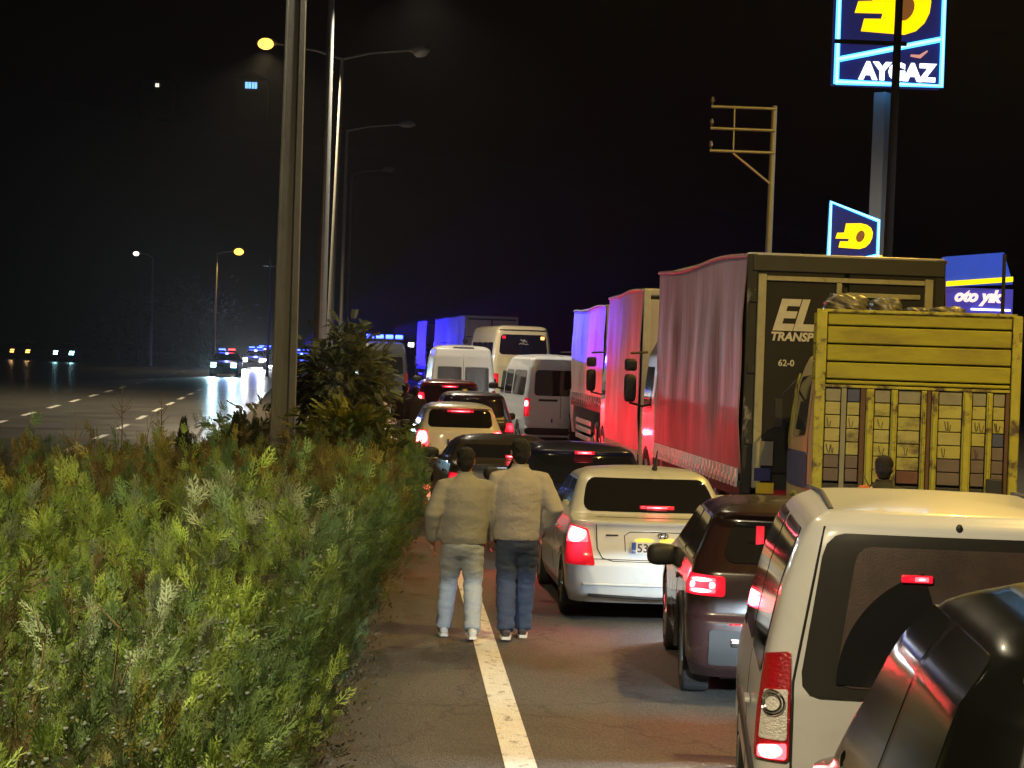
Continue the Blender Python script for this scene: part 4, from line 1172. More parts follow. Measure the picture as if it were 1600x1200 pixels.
# ---------------------------------------------------------------- poles and street lamps
def street_lamp(label, x, y, h, r0, r1, arms, energy=0.0, lens=0.17, col=(1.0, 0.62, 0.16), name='street_lamp', group=None, spread=150, lean=(0, 0)):
    t = thing(name, label, 'street lamp', (x, y, gz(y)), 0, group)
    MB().tube([(0, 0, -0.05), (lean[0] * 0.5, lean[1] * 0.5, h * 0.5), (lean[0], lean[1], h)], [r0, (r0 + r1) / 2, r1], 14).build('pole', m_steel, t, smooth=50)
    MB().box(-r0 * 1.7, r0 * 1.7, -r0 * 1.7, r0 * 1.7, 0.0, 0.04).build('base_plate', m_steel, t)
    for (ax, ay, rise, lit) in arms:
        n = math.hypot(ax, ay); ux, uy = ax / n, ay / n
        ex, ey, ez = lean[0] + ax, lean[1] + ay, h + rise
        MB().tube([(lean[0], lean[1], h - 0.05), (lean[0] + ax * 0.4, lean[1] + ay * 0.4, h + rise * 0.55), (ex, ey, ez)], [0.05, 0.045, 0.035], 8).build('arm', m_steel, t, smooth=50)
        mb = MB().tube([(ex - ux * 0.05, ey - uy * 0.05, ez), (ex + ux * 0.15, ey + uy * 0.15, ez + 0.03), (ex + ux * 0.5, ey + uy * 0.5, ez + 0.05), (ex + ux * 0.72, ey + uy * 0.72, ez + 0.03)],
                       [0.05, (0.16, 0.09), (0.17, 0.09), (0.06, 0.04)], 12)
        hd = mb.build('lamp_head', m_steel, t, smooth=50)
        m = {0: m_clear, 1: m_sodium, 2: m_lampw}[lit]
        MB().ellipsoid((ex + ux * 0.38, ey + uy * 0.38, ez - 0.03), (lens, lens, lens * 0.7 if lens > 0.2 else 0.07), 14, 8).build('lens', m, hd, smooth=60)
        if lit and energy:
            light('lamp_light', 'SPOT', (ex + ux * 0.38, ey + uy * 0.38, ez - 0.08 - max(0.07, lens * 0.7 if lens > 0.2 else 0)), energy, col, t, 0.15, rot=(0, 0, 0), spot=spread, blend=0.5)
    return t

# big concrete H section pole in the median
def concrete_pole():
    d = 30.0
    x = LX(445, d)
    t = thing('concrete_pole', 'thick tapering concrete pole with an added lamp rising out of the hedge', 'pole', (x, d, 0))
    h = 11.0
    def sec(z):
        k = 1 - 0.030 * z
        a, b = 0.175 * k, 0.13 * k
        return a, b
    mb = MB(); n = 8
    for (x0, x1, y0, y1) in ((-1.0, 0.42, -0.62, 0.62), (0.421, 1.0, -1.0, 1.0), (-1.0, -0.72, -1.0, 1.0)):
        vs = []; fs = []
        for k in range(n + 1):
            z = -0.1 + (h + 0.1) * k / n
            a, b = sec(z)
            vs += [(x0 * a, y0 * b, z), (x1 * a, y0 * b, z), (x1 * a, y1 * b, z), (x0 * a, y1 * b, z)]
        for k in range(n):
            for i in range(4):
                i2 = (i + 1) % 4
                fs.append((k * 4 + i, k * 4 + i2, (k + 1) * 4 + i2, (k + 1) * 4 + i))
        fs += [(3, 2, 1, 0), (n * 4, n * 4 + 1, n * 4 + 2, n * 4 + 3)]
        MB().add(vs, fs).build('web' if x0 == -1.0 and x1 > 0 else 'flange', m_conc, t, bevel=0.01)
    MB().tube([(0.1, 0, 9.9), (0.7, -0.3, 10.5), (1.7, -0.8, 10.7)], [0.045, 0.04, 0.035], 8).build('added_lamp_arm', m_steel, t, smooth=50)  # arm, head and light added to brighten the small tree and pale hatchback
    hd = MB().tube([(1.6, -0.75, 10.68), (1.85, -0.88, 10.74), (2.2, -1.05, 10.76), (2.4, -1.15, 10.72)], [0.05, (0.16, 0.09), (0.17, 0.09), (0.06, 0.04)], 12).build('lamp_head', m_steel, t, smooth=50)
    MB().ellipsoid((2.05, -0.98, 10.66), (0.17, 0.17, 0.07), 14, 8).build('lens', m_sodium, hd, smooth=60)
    light('lamp_light', 'SPOT', (2.05, -0.98, 10.54), 1300, (1.0, 0.85, 0.55), t, 0.15, rot=(0, 0, 0), spot=160, blend=0.4)  # added light, no lamp known on this pole
    return t
concrete_pole()
street_lamp('thick steel lamp post standing right of the concrete pole', LX(497, 62), 62, 12.6, 0.20, 0.09, [(2.3, 0.2, 0.35, 2)], energy=6000, col=(1.0, 0.88, 0.66), lean=(0.05, 0))
street_lamp('double armed lamp post with a lit amber lamp left and a dark one right', LX(511, 81), 81, 13.1, 0.13, 0.07, [(2.5, 0.2, 0.4, 0), (-2.45, -0.2, 0.4, 1)], energy=13000, col=(1.0, 0.78, 0.45), lean=(0.2, 0), lens=0.30)
street_lamp('faint double armed lamp post beyond the amber one, lamp unlit', LX(530, 100), 100, 12.2, 0.11, 0.06, [(2.4, 0.2, 0.35, 0)])
street_lamp('faintest lamp post of the median row, farthest off', LX(540, 122), 122, 11.8, 0.10, 0.06, [(1.7, 0.2, 0.3, 0)])
tp = thing('thin_pole', 'thin steel pole against the left edge of the thick lamp post', 'pole', (LX(497, 56), 56, 0))
MB().tube([(0, 0, 0), (0, 0, 13)], [0.06, 0.05], 10).build('shaft', m_steel, tp, smooth=50)
MB().tube([(0, 0, 0), (0, 0, 0.08)], 0.14, 12).build('base_collar', m_steel, tp, smooth=50)
# lamps of the far side
street_lamp('lit amber street lamp far off, above the facing headlights', LX(335, 150), 150, 8.1, 0.10, 0.06, [(1.1, 0, 0.2, 1)], energy=900, lens=0.34)
street_lamp('small greenish street lamp far off at the left', LX(237, 165), 165, 8.2, 0.10, 0.06, [(-0.9, 0, 0.25, 2)], energy=0, lens=0.24)
for (px, d, ytop, lab) in ((418, 140, 405, 'thin dark pole just left of the concrete pole'), (238, 170, 462, 'short dim pole far off at the left')):
    t = thing('utility_pole', lab, 'pole', (LX(px, d), d, gz(d)))
    h = LZ(px, ytop, d) - gz(d)
    MB().tube([(0, 0, 0), (0, 0, h)], [0.10, 0.06], 8).build('shaft', m_steel, t, smooth=50)
    MB().box(-0.5, 0.5, -0.05, 0.05, h - 0.5, h - 0.42).build('crossarm', m_steel, t)
# unseen lamps beside the view; the second verge lamp and the mast are added
street_lamp('amber street lamp over the right hand verge outside the picture', 10.0, 14.5, 10.5, 0.12, 0.07, [(-2.6, 0.3, 0.4, 1)], energy=5200, col=(1.0, 0.65, 0.15), spread=168)
street_lamp('added second amber lamp over the right hand verge outside the picture', 12.5, 35.0, 12.5, 0.12, 0.07, [(-2.6, 0.3, 0.4, 1)], energy=5500, col=(1.0, 0.60, 0.08), spread=165)  # unseen lamp added to brighten the queued cars
street_lamp('amber street lamp on the median left of the viewer outside the picture', -6.0, 2.5, 10.5, 0.12, 0.07, [(2.0, 0.2, 0.4, 1)], energy=9500, col=(1.0, 0.81, 0.48), spread=174)
street_lamp('added tall white floodlight mast on the fuel station side outside the picture', 19.0, 46.0, 11.0, 0.12, 0.08, [(-1.2, -0.3, 0.2, 2)], energy=2600, col=(0.9, 0.95, 1.0), spread=165)  # unseen mast added to light the sign pole and crossarm pole

# ---------------------------------------------------------------- roadside signs
m_neon = M('neon_cyan', (0.2, 0.8, 1.0), 0.3, emis=(0.06, 0.45, 1.0), es=3.0)
m_neonc = M('neon_core', (0.6, 0.95, 1.0), 0.3, emis=(0.35, 0.85, 1.0), es=2.2)
m_navy = M('sign_navy', (0.015, 0.02, 0.09), 0.3, var=0.2, emis=(0.015, 0.015, 0.09), es=0.8)
m_logo = M('sign_yellow', (0.9, 0.6, 0.02), 0.3, emis=(1.0, 0.58, 0.0), es=1.7)
m_swht = M('sign_white', (0.9, 0.95, 1), 0.3, emis=(0.9, 0.97, 1.0), es=2.2)
m_hole = M('sign_brown', (0.12, 0.05, 0.02), 0.4, emis=(0.25, 0.09, 0.02), es=0.8)
m_spole = M('sign_pole', (0.55, 0.58, 0.66), 0.5, var=0.12)
def logo(t, cx, cz, w, y):
    k = w / 165.0
    q = [(735, 993), (800, 990), (828, 996), (846, 1008), (856, 1030), (853, 1055), (843, 1077), (825, 1095), (800, 1104), (705, 1100), (711, 1073), (748, 1072), (751, 1060), (690, 1061), (697, 1036), (728, 1034)]
    pts = [(cx + (a - 773) * k, cz - (b - 1047) * k) for a, b in q]
    MB().prism(pts, y - 0.03, y).build('emblem', m_logo, t)
    hole = [(cx + (800 - 773 + math.cos(a) * 19 + math.sin(a) * 5) * k, cz - (1048 - 1047 - math.sin(a) * 26) * k) for a in np.linspace(0, 2 * math.pi, 24, endpoint=False)]
    MB().prism(hole, y - 0.04, y - 0.0301).build('emblem_hole', m_hole, t)
def neon(t, pts, y, r):
    MB().tube([(a, y, b) for a, b in pts], r, 8).build('neon_tube', m_neon, t, smooth=60)
    MB().tube([(a, y - r * 0.8, b) for a, b in pts], r * 0.45, 6).build('neon_tube', m_neonc, t, smooth=60)

def big_sign():
    d = 58.0; k = FPX / d
    t = thing('fuel_sign', 'tall fuel station sign with blue neon edge reading AYGAZ', 'sign', (LX(1371, d), d, 0))
    X = lambda px: (px - 1371) / k + (0) 
    Z = lambda py, px=1386: LZ(px, py, d)
    MB().tube([(0.0, 0.3, 0), (0.06, 0.3, Z(140))], [0.27, 0.26], 4).build('sign_pole', m_spole, t)
    x0, x1 = X(1299) - 0.13, X(1472) - 0.13
    zb, zt = Z(131), Z(131) + 4.3
    MB().box(x0, x1, 0.02, 0.5, zb, zt).build('sign_box', m_navy, t, bevel=0.02)
    y = -0.03
    neon(t, [(x0 + 0.05, zb + 0.05), (x1 - 0.05, zb + 0.05), (x1 - 0.05, zt - 0.05), (x0 + 0.05, zt - 0.05), (x0 + 0.05, zb + 0.0)], y, 0.075)
    neon(t, [(x0 + 0.1, zb + 0.66), (x1 - 0.12, zb + 1.30)], y, 0.075)
    logo(t, (x0 + x1) / 2 + 0.05, zb + 2.1, 2.05, 0.02)
    lettering('AYGAZ', 0.62, (X(1340) - 0.13, -0.02, zb + 0.18), m_swht, t, bold=0.035, extrude=0.01, spacing=0.96)
    sw = MB(); sw.tube([(x0 + 2.05, -0.01, zb + 0.84), (x0 + 2.3, -0.01, zb + 0.82), (x0 + 2.5, -0.01, zb + 0.98)], [0.03, 0.05, 0.02], 8)
    sw.build('swoosh', M('sign_pink', (0.6, 0.25, 0.2), 0.4, emis=(0.9, 0.35, 0.22), es=0.8), t)
    return t
big_sign()

def small_sign():
    d = 50.0; k = FPX / d
    t = thing('price_sign', 'small wedge shaped neon edged sign with yellow emblem above the lorry roof', 'sign', (LX(1332, d), d, 0))
    X = lambda px: (px - 1332) / k
    Z = lambda py: LZ(1332, py, d)
    poly = [(X(1293), Z(315)), (X(1370), Z(342)), (X(1370), Z(396)), (X(1322), Z(409)), (X(1292), Z(409))]
    MB().prism(poly, 0.02, 0.3).build('sign_box', m_navy, t)
    neon(t, [poly[4], poly[0], poly[1], poly[2], poly[3]], -0.02, 0.045)
    logo(t, X(1332), Z(367), 0.86, 0.02)
    MB().box(-0.12, 0.12, 0.05, 0.25, 0.0, Z(405)).build('sign_post', m_spole, t)
    b = MB().box(X(1372), X(1376), -0.1, 0.0, Z(407), Z(396)).build('marker_lamp', m_amber, t)
    return t
small_sign()

def wash_sign():
    d = 48.0; k = FPX / d
    t = thing('car_wash_sign', 'blue lit car wash sign with yellow stripe reading oto yik', 'sign', (LX(1533, d), d, 0))
    X = lambda px: (px - 1533) / k
    Z = lambda py: LZ(1533, py, d)
    blue = M('wash_blue', (0.03, 0.07, 0.5), 0.4, var=0.4, scale=2.2, emis=(0.03, 0.10, 0.75), es=0.42, bump=0.3, bscale=4)
    blue2 = M('wash_violet', (0.05, 0.05, 0.4), 0.4, var=0.2, scale=3, emis=(0.06, 0.05, 0.45), es=0.55)
    MB().prism([(X(1482), Z(448)), (X(1588), Z(441)), (X(1572), Z(391)), (X(1480), Z(401))], 0.0, 0.4).build('awning', blue, t)
    MB().box(X(1480), X(1589), 0.01, 0.35, Z(488), Z(449)).build('fascia', blue2, t)
    MB().prism([(X(1481), Z(448)), (X(1587), Z(437)), (X(1587), Z(429)), (X(1481), Z(440))], -0.05, -0.001).build('stripe', M('stripe_yellow', (0.9, 0.7, 0.02), 0.4, emis=(1.0, 0.75, 0.0), es=1.2), t)
    lettering('oto yık', 0.36, (X(1494), -0.02, Z(470)), M('wash_letter', (0.9, 0.75, 0.75), 0.4, emis=(1.0, 0.72, 0.72), es=0.9), t, shear=0.3, bold=0.02, extrude=0.006)
    MB().box(X(1522), X(1585), -0.04, 0.0, Z(484), Z(481)).build('trim_strip', m_swht, t)
    for px in (1490, 1580):
        MB().box(X(px) - 0.08, X(px) + 0.08, 0.1, 0.3, 0, Z(489)).build('support_post', m_spole, t)
    t2 = thing('dark_post', 'dark post standing in front of the right end of the wash sign', 'pole', (LX(1573, 46), 46, 0))
    MB().tube([(0, 0, 0), (0, 0, LZ(1573, 395, 46))], [0.05, 0.04], 8).build('shaft', m_trim, t2, smooth=50)
    MB().box(-0.08, 0.08, -0.08, 0.08, 0, 0.04).build('base_plate', m_trim, t2)
    return t
wash_sign()

# dark power pole silhouetted against the big sign
dp = thing('power_pole', 'dark power pole with crossarm silhouetted across the fuel sign', 'pole', (LX(1383, 52), 52, 0))
m_dark = M('dark_wood', (0.012, 0.009, 0.007), 0.95, var=0.3)
hz = LZ(1400, -60, 52)
MB().tube([(0, 0, 0), (0.12, 0, hz)], [0.13, 0.09], 10).build('shaft', m_dark, dp, smooth=50)
MB().box(-1.45, 0.3, -0.17, -0.1, LZ(1350, 64, 52) - 0.05, LZ(1350, 64, 52) + 0.05).build('crossarm', m_dark, dp, bevel=0.01)
# steel pole with three crossarms
sp = thing('crossarm_pole', 'steel pole with three short crossarms and a brace beside the signs', 'pole', (LX(1194, 46), 46, 0))
k = FPX / 46.0
Zs = lambda py: LZ(1190, py, 46)
MB().tube([(0, 0, 0), (0.06, 0, Zs(163))], [0.085, 0.06], 12).build('shaft', m_steel, sp, smooth=50)
for py in (168, 202, 237):
    MB().tube([(0.08, -0.06, Zs(py)), (-1.30, -0.06, Zs(py))], 0.032, 8).build('crossarm', m_steel, sp, smooth=50)
    for xx in (-1.28,):
        MB().tube([(xx, -0.06, Zs(py)), (xx, -0.06, Zs(py) + 0.09), (xx, -0.06, Zs(py) + 0.1), (xx, -0.06, Zs(py) + 0.2)], [0.02, 0.02, 0.05, 0.03], 8).build('insulator', M('porcelain', (0.1, 0.08, 0.07), 0.3), sp, smooth=50)
MB().tube([(-0.80, -0.06, Zs(170)), (-0.80, -0.06, Zs(237))], 0.02, 6).build('upright', m_steel, sp)
MB().tube([(-0.80, -0.06, Zs(240)), (0.0, -0.06, Zs(285))], 0.025, 6).build('brace', m_steel, sp)

# ---------------------------------------------------------------- vegetation
def frond_template(n=5, seed=0):
    r = np.random.default_rng(seed)
    V = []; T = []
    def tri(a, b, c):
        o = len(V); V.extend([a, b, c]); T.append((o, o + 1, o + 2))
    def axis(u): return np.array([0.05 * math.sin(u * 3 + seed), 0.12 * u * u, u])
    def blade(p, d, L, w):
        side = np.cross(d, np.array([0, 1.0, 0.15])); side /= np.linalg.norm(side) + 1e-9
        m = p + d * L * 0.4
        tri(p, m + side * w, p + d * L); tri(p, p + d * L, m - side * w)
    blade(axis(0), np.array([0, 0.1, 1.0]), 1.0, 0.03)
    for i in range(n):
        u = 0.12 + 0.8 * i / n
        for sg in (-1, 1):
            p = axis(u + 0.05 * (sg > 0))
            a = R(38 + r.uniform(-8, 8))
            d = np.array([sg * math.sin(a), r.uniform(-0.15, 0.25), math.cos(a)]); d /= np.linalg.norm(d)
            L = (0.46 * (1 - 0.62 * u)) * r.uniform(0.8, 1.2)
            blade(p, d, L, 0.026)
            for q, s2 in ((0.35, 1), (0.6, -1)):
                pp = p + d * L * q
                b2 = a + R(32) * s2
                d2 = np.array([sg * math.sin(b2), r.uniform(-0.2, 0.3), math.cos(b2)]); d2 /= np.linalg.norm(d2)
                l2 = L * 0.46
                side = np.cross(d2, np.array([0, 1.0, 0])) * 0.028
                tri(pp - side * 0.8, pp + side * 0.8, pp + d2 * l2)
    return np.array(V), np.array(T)

def leaf_template():
    V = np.array([[0, 0, 0], [0.22, 0.03, 0.45], [0, 0, 1.0], [-0.22, 0.03, 0.45]], float)
    return V, np.array([(0, 1, 2), (0, 2, 3)])

def pinnate_template(n=6, seed=0):
    r = np.random.default_rng(seed)
    V = []; T = []
    for i in range(n):
        u = 0.2 + 0.75 * i / n
        for sg in (-1, 1):
            p = np.array([0, -0.35 * u * u, u])
            a = R(62); d = np.array([sg * math.sin(a), r.uniform(-0.45, -0.1), math.cos(a)]); d /= np.linalg.norm(d)
            L = 0.36 * (1 - 0.4 * abs(u - 0.5))
            s = np.array([-d[2] * sg, 0.1, d[0] * sg]) * 0.075 * 1.0
            o = len(V)
            m = p + d * L * 0.4
            V.extend([p, m + s, p + d * L, m - s]); T += [(o, o + 1, o + 2), (o, o + 2, o + 3)]
    o = len(V)
    V.extend([np.array([-0.012, 0, 0]), np.array([0.012, 0, 0]), np.array([0, -0.35, 1.0])]); T.append((o, o + 1, o + 2))
    return np.array(V, float), np.array(T)

def scatter_mesh(name, templates, pos, zdir, roll, scale, tint, mat, parent=None):
    """Joins many small leaf shapes into one mesh. zdir: unit direction of each leaf's axis."""
    N = len(pos)
    zd = zdir / np.linalg.norm(zdir, axis=1, keepdims=True)
    ref = np.tile(np.array([0.0, 0.0, 1.0]), (N, 1))
    ref[np.abs(zd[:, 2]) > 0.95] = (1.0, 0, 0)
    xa = np.cross(ref, zd); xa /= np.linalg.norm(xa, axis=1, keepdims=True)
    ya = np.cross(zd, xa)
    c, s = np.cos(roll)[:, None], np.sin(roll)[:, None]
    xr, yr_ = xa * c + ya * s, ya * c - xa * s
    pick = rng.integers(0, len(templates), N)
    Vs, Ts, Cs = [], [], []
    off = 0
    for k, (V, T) in enumerate(templates):
        idx = np.nonzero(pick == k)[0]
        if not len(idx): continue
        P = (V[None, :, 0, None] * xr[idx][:, None, :] + V[None, :, 1, None] * yr_[idx][:, None, :] + V[None, :, 2, None] * zd[idx][:, None, :]) * scale[idx][:, None, None] + pos[idx][:, None, :]
        n = len(V)
        Vs.append(P.reshape(-1, 3))
        Ts.append((T[None] + (np.arange(len(idx)) * n)[:, None, None] + off).reshape(-1, 3))
        Cs.append(np.repeat(tint[idx], n, axis=0))
        off += len(idx) * n
    V = np.concatenate(Vs).astype(np.float32); T = np.concatenate(Ts).astype(np.int32); Cc = np.concatenate(Cs)
    me = bpy.data.meshes.new(name)
    me.vertices.add(len(V)); me.vertices.foreach_set('co', V.ravel())
    me.loops.add(len(T) * 3); me.loops.foreach_set('vertex_index', T.ravel())
    me.polygons.add(len(T)); me.polygons.foreach_set('loop_start', np.arange(0, len(T) * 3, 3, dtype=np.int32))
    me.update(calc_edges=True)
    at = me.color_attributes.new('tint', 'FLOAT_COLOR', 'POINT')
    at.data.foreach_set('color', np.concatenate([Cc, np.ones((len(Cc), 1))], axis=1).astype(np.float32).ravel())
    return link(name, me, mat, parent)

m_foliage = attr_mat('foliage', 0.6, 0.22)
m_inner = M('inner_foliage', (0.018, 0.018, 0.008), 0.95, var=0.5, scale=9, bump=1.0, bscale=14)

def hedge_right(y):
    if y < 24: return -0.43 + 0.022 * (y - 13.4)
    return line_x(y) - 0.95
def hedge_bulge(y): return min(0.42, 0.10 + 0.045 * max(0.0, y - 14))
def hedge_left(y): return -0.185 * y - 1.2 if y < 22 else max(-0.185 * y - 1.2, -5.3 + 0.25 * max(0, y - 26))
CELL = 0.78
def clump(x, y):
    """Nearest shrub of the hedge: distance to its middle and its own random number."""
    best = (9, 0)
    ix, iy = math.floor(x / CELL), math.floor(y / CELL)
    for i in (ix - 1, ix, ix + 1):
        for j in (iy - 1, iy, iy + 1):
            h1 = math.sin(i * 127.1 + j * 311.7) * 43758.5453; h2 = math.sin(i * 269.5 + j * 183.3) * 24634.6345
            h1 -= math.floor(h1); h2 -= math.floor(h2)
            dd = math.hypot(x - (i + 0.15 + 0.7 * h1) * CELL, y - (j + 0.15 + 0.7 * h2) * CELL)
            if dd < best[0]: best = (dd, (h1 * 7.3 + h2 * 3.1) % 1.0)
    return best
def hedge_h(x, y):
    b = 1.27 + 0.10 * math.sin(x * 2.3 + y * 0.7) + 0.09 * math.sin(y * 1.9 - x * 1.1) + 0.13 * math.sin(x * 4.6 + 2 + 0.8 * math.sin(y * 1.3)) * math.sin(y * 3.3 + 0.9 * x)
    cd, cr = clump(x, y)
    b += 0.20 * (1 - (cd / 0.42) ** 2) - 0.09 + 0.14 * (cr - 0.5) if cd < 0.6 else -0.25
    b -= 0.012 * max(0, y - 18)
    b -= 0.055 * max(0.0, -x - 0.6) + 0.02 * max(0, y - 22)
    e = hedge_right(y) + hedge_bulge(y) - x
    if e < 0.55: b -= 0.34 * (1 - max(0, e) / 0.55) ** 2
    return b

def hedge():
    t = thing('hedge', 'broad overgrown evergreen hedge along the road edge in the foreground', 'hedge', (-1.0, 14, 0))
    # dark core
    mb = MB()
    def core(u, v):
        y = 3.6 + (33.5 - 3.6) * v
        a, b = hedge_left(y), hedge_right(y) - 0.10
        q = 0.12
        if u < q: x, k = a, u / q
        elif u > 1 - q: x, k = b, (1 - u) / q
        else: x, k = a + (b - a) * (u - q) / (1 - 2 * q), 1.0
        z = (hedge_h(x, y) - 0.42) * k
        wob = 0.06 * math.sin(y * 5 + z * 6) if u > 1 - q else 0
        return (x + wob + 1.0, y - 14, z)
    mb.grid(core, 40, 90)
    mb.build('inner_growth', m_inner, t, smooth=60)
    pos, zd, sc_, tint = [], [], [], []
    palette = np.array([(0.145, 0.22, 0.05), (0.17, 0.24, 0.055), (0.11, 0.18, 0.06), (0.13, 0.125, 0.035), (0.085, 0.07, 0.028), (0.18, 0.23, 0.15), (0.085, 0.15, 0.065)])
    rr = random.Random(5)
    def plume(x, y, z, hh, rad, c, lean, nf, fs):
        for i in range(nf):
            k = rr.random() ** 0.8
            a = rr.uniform(0, 2 * math.pi)
            r_ = rad * (1 - k) * (0.55 + 0.45 * rr.random())
            p = (x + math.cos(a) * r_ + lean[0] * k * hh, y + math.sin(a) * r_ + lean[1] * k * hh, z + k * hh)
            out = 0.42 * (1 - k) + 0.10
            wl = 0.25 if rr.random() < 0.7 else 0.8
            dv = (math.cos(a) * out + lean[0] + rr.uniform(-wl, wl), math.sin(a) * out + lean[1] + rr.uniform(-wl, wl), (0.8 + 0.35 * rr.random()) if wl < 0.5 else rr.uniform(0.1, 0.9))
            pos.append((p[0] + 1.0, p[1] - 14, p[2])); zd.append(dv)
            sc_.append(fs * rr.choice((0.6, 0.8, 1.0, 1.15, 1.45)))
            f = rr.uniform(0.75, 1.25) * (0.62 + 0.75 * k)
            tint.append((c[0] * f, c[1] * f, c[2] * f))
    y = 4.2
    while y < 33:
        dens = 0.235 + 0.005 * max(0, y - 8)                # spacing of plumes
        a = max(hedge_left(y) + 0.1, -0.19 * y - 0.9); b = hedge_right(y) + hedge_bulge(y) - 0.08
        x = a + rr.uniform(0, dens)
        while x < b:
            px, py = x + rr.uniform(-0.08, 0.08), y + rr.uniform(-0.1, 0.1)
            big = math.sin(px * 3.1 + 1.7 * math.sin(py * 1.3)) * math.sin(py * 2.3 + px)   # patches of one kind of growth
            ci = 0 if big > 0.35 else 1 if big > 0.1 else 2 if big > -0.15 else 6 if big > -0.4 else 3
            cd, cr = clump(px, py)
            ci = (0, 1, 2, 6, 0, 2, 5, 1)[int(cr * 7.99)] if rr.random() < 0.8 else ci
            if rr.random() < 0.06: ci = 5
            if ci == 3 and py < 19 and rr.random() < 0.6: ci = 6
            if math.sin(px * 1.7 + 4) * math.sin(py * 1.1 + 1) > 0.72 and rr.random() < 0.5: ci = 4
            if py > 17.5 + rr.uniform(-2.5, 2.5): ci = 3 if rr.random() < 0.45 else (4 if rr.random() < 0.4 else 6)
            hh = rr.uniform(0.34, 0.66) * (1.45 if rr.random() < 0.16 else 1)
            z = hedge_h(px, py) - min(hh, 0.6) * 0.78
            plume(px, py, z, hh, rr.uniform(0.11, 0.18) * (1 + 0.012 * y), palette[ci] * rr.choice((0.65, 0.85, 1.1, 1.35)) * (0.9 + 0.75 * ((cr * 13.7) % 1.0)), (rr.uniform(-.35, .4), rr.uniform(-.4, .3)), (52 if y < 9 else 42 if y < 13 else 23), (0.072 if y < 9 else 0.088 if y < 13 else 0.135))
            x += dens * rr.uniform(0.75, 1.25)
        y += dens * 0.85
    # side growth facing the road
    y = 4.2
    while y < 33:
        z = 0.08
        while z < 1.15:
            k = z / 1.15
            px = hedge_right(y) - 0.08 + hedge_bulge(y) * math.sin(min(1.57, k * 1.9)) + 0.07 * math.sin(y * 3 + z * 4) + rr.uniform(-0.06, 0.06)
            ci = 6 if rr.random() < 0.5 else (2 if rr.random() < 0.5 else (4 if k < 0.4 else 0))
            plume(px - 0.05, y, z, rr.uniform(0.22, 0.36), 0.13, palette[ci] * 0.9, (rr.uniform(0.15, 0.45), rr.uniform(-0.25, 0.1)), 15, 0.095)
            z += 0.15 * rr.uniform(0.8, 1.2)
        y += 0.20 + 0.004 * y
    N = len(pos)
    temps = [frond_template(4, s_) for s_ in range(5)]
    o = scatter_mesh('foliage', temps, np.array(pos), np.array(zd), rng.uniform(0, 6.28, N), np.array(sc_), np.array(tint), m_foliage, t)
    o['kind'] = 'stuff'
    # pale berries of the juniper growth
    bp, bd, bs, bt = [], [], [], []
    for i in range(0, N, 1):
        tt = tint[i]
        if tt[2] > 0.05 and rr.random() < 0.22 and pos[i][1] + 14 < 16:
            bp.append((pos[i][0] + rr.uniform(-.05, .05), pos[i][1] - 0.03, pos[i][2] + rr.uniform(0, .1))); bd.append((rr.uniform(-1, 1), rr.uniform(-1, 1), 1)); bs.append(rr.uniform(0.006, 0.011)); bt.append((0.20, 0.24, 0.22))
    oct_v = np.array([(1, 0, 0), (-1, 0, 0), (0, 1, 0), (0, -1, 0), (0, 0, 1), (0, 0, -1)], float)
    oct_t = np.array([(0, 2, 4), (2, 1, 4), (1, 3, 4), (3, 0, 4), (2, 0, 5), (1, 2, 5), (3, 1, 5), (0, 3, 5)])
    if bp:
        ob = scatter_mesh('berries', [(oct_v, oct_t)], np.array(bp), np.array(bd), rng.uniform(0, 6.28, len(bp)), np.array(bs), np.array(bt), m_foliage, t)
        ob['kind'] = 'stuff'
    # bare twigs reaching out of the top
    tw = MB()
    for _ in range(26):
        y = rr.uniform(6, 30); x = rr.uniform(max(hedge_left(y), -0.18 * y), hedge_right(y) - 0.2); z = hedge_h(x, y) - 0.1
        p = Vector((x + 1, y - 14, z)); h = rr.uniform(0.2, 0.5)
        q = p + Vector((rr.uniform(-.15, .15), rr.uniform(-.1, .1), h))
        tw.tube([p, (p + q) / 2 + Vector((rr.uniform(-.03, .03), 0, 0)), q], [0.004, 0.003, 0.0015], 4)
        for j in range(3):
            s_ = p.lerp(q, rr.uniform(0.4, 0.9)); tw.tube([s_, s_ + Vector((rr.uniform(-.1, .1), rr.uniform(-.05, .05), rr.uniform(.04, .12)))], [0.003, 0.0015], 4)
    tw.build('twigs', M('dry_twig', (0.18, 0.14, 0.07), 0.9), t, fix=False)['kind'] = 'stuff'
    return N
NH = hedge()

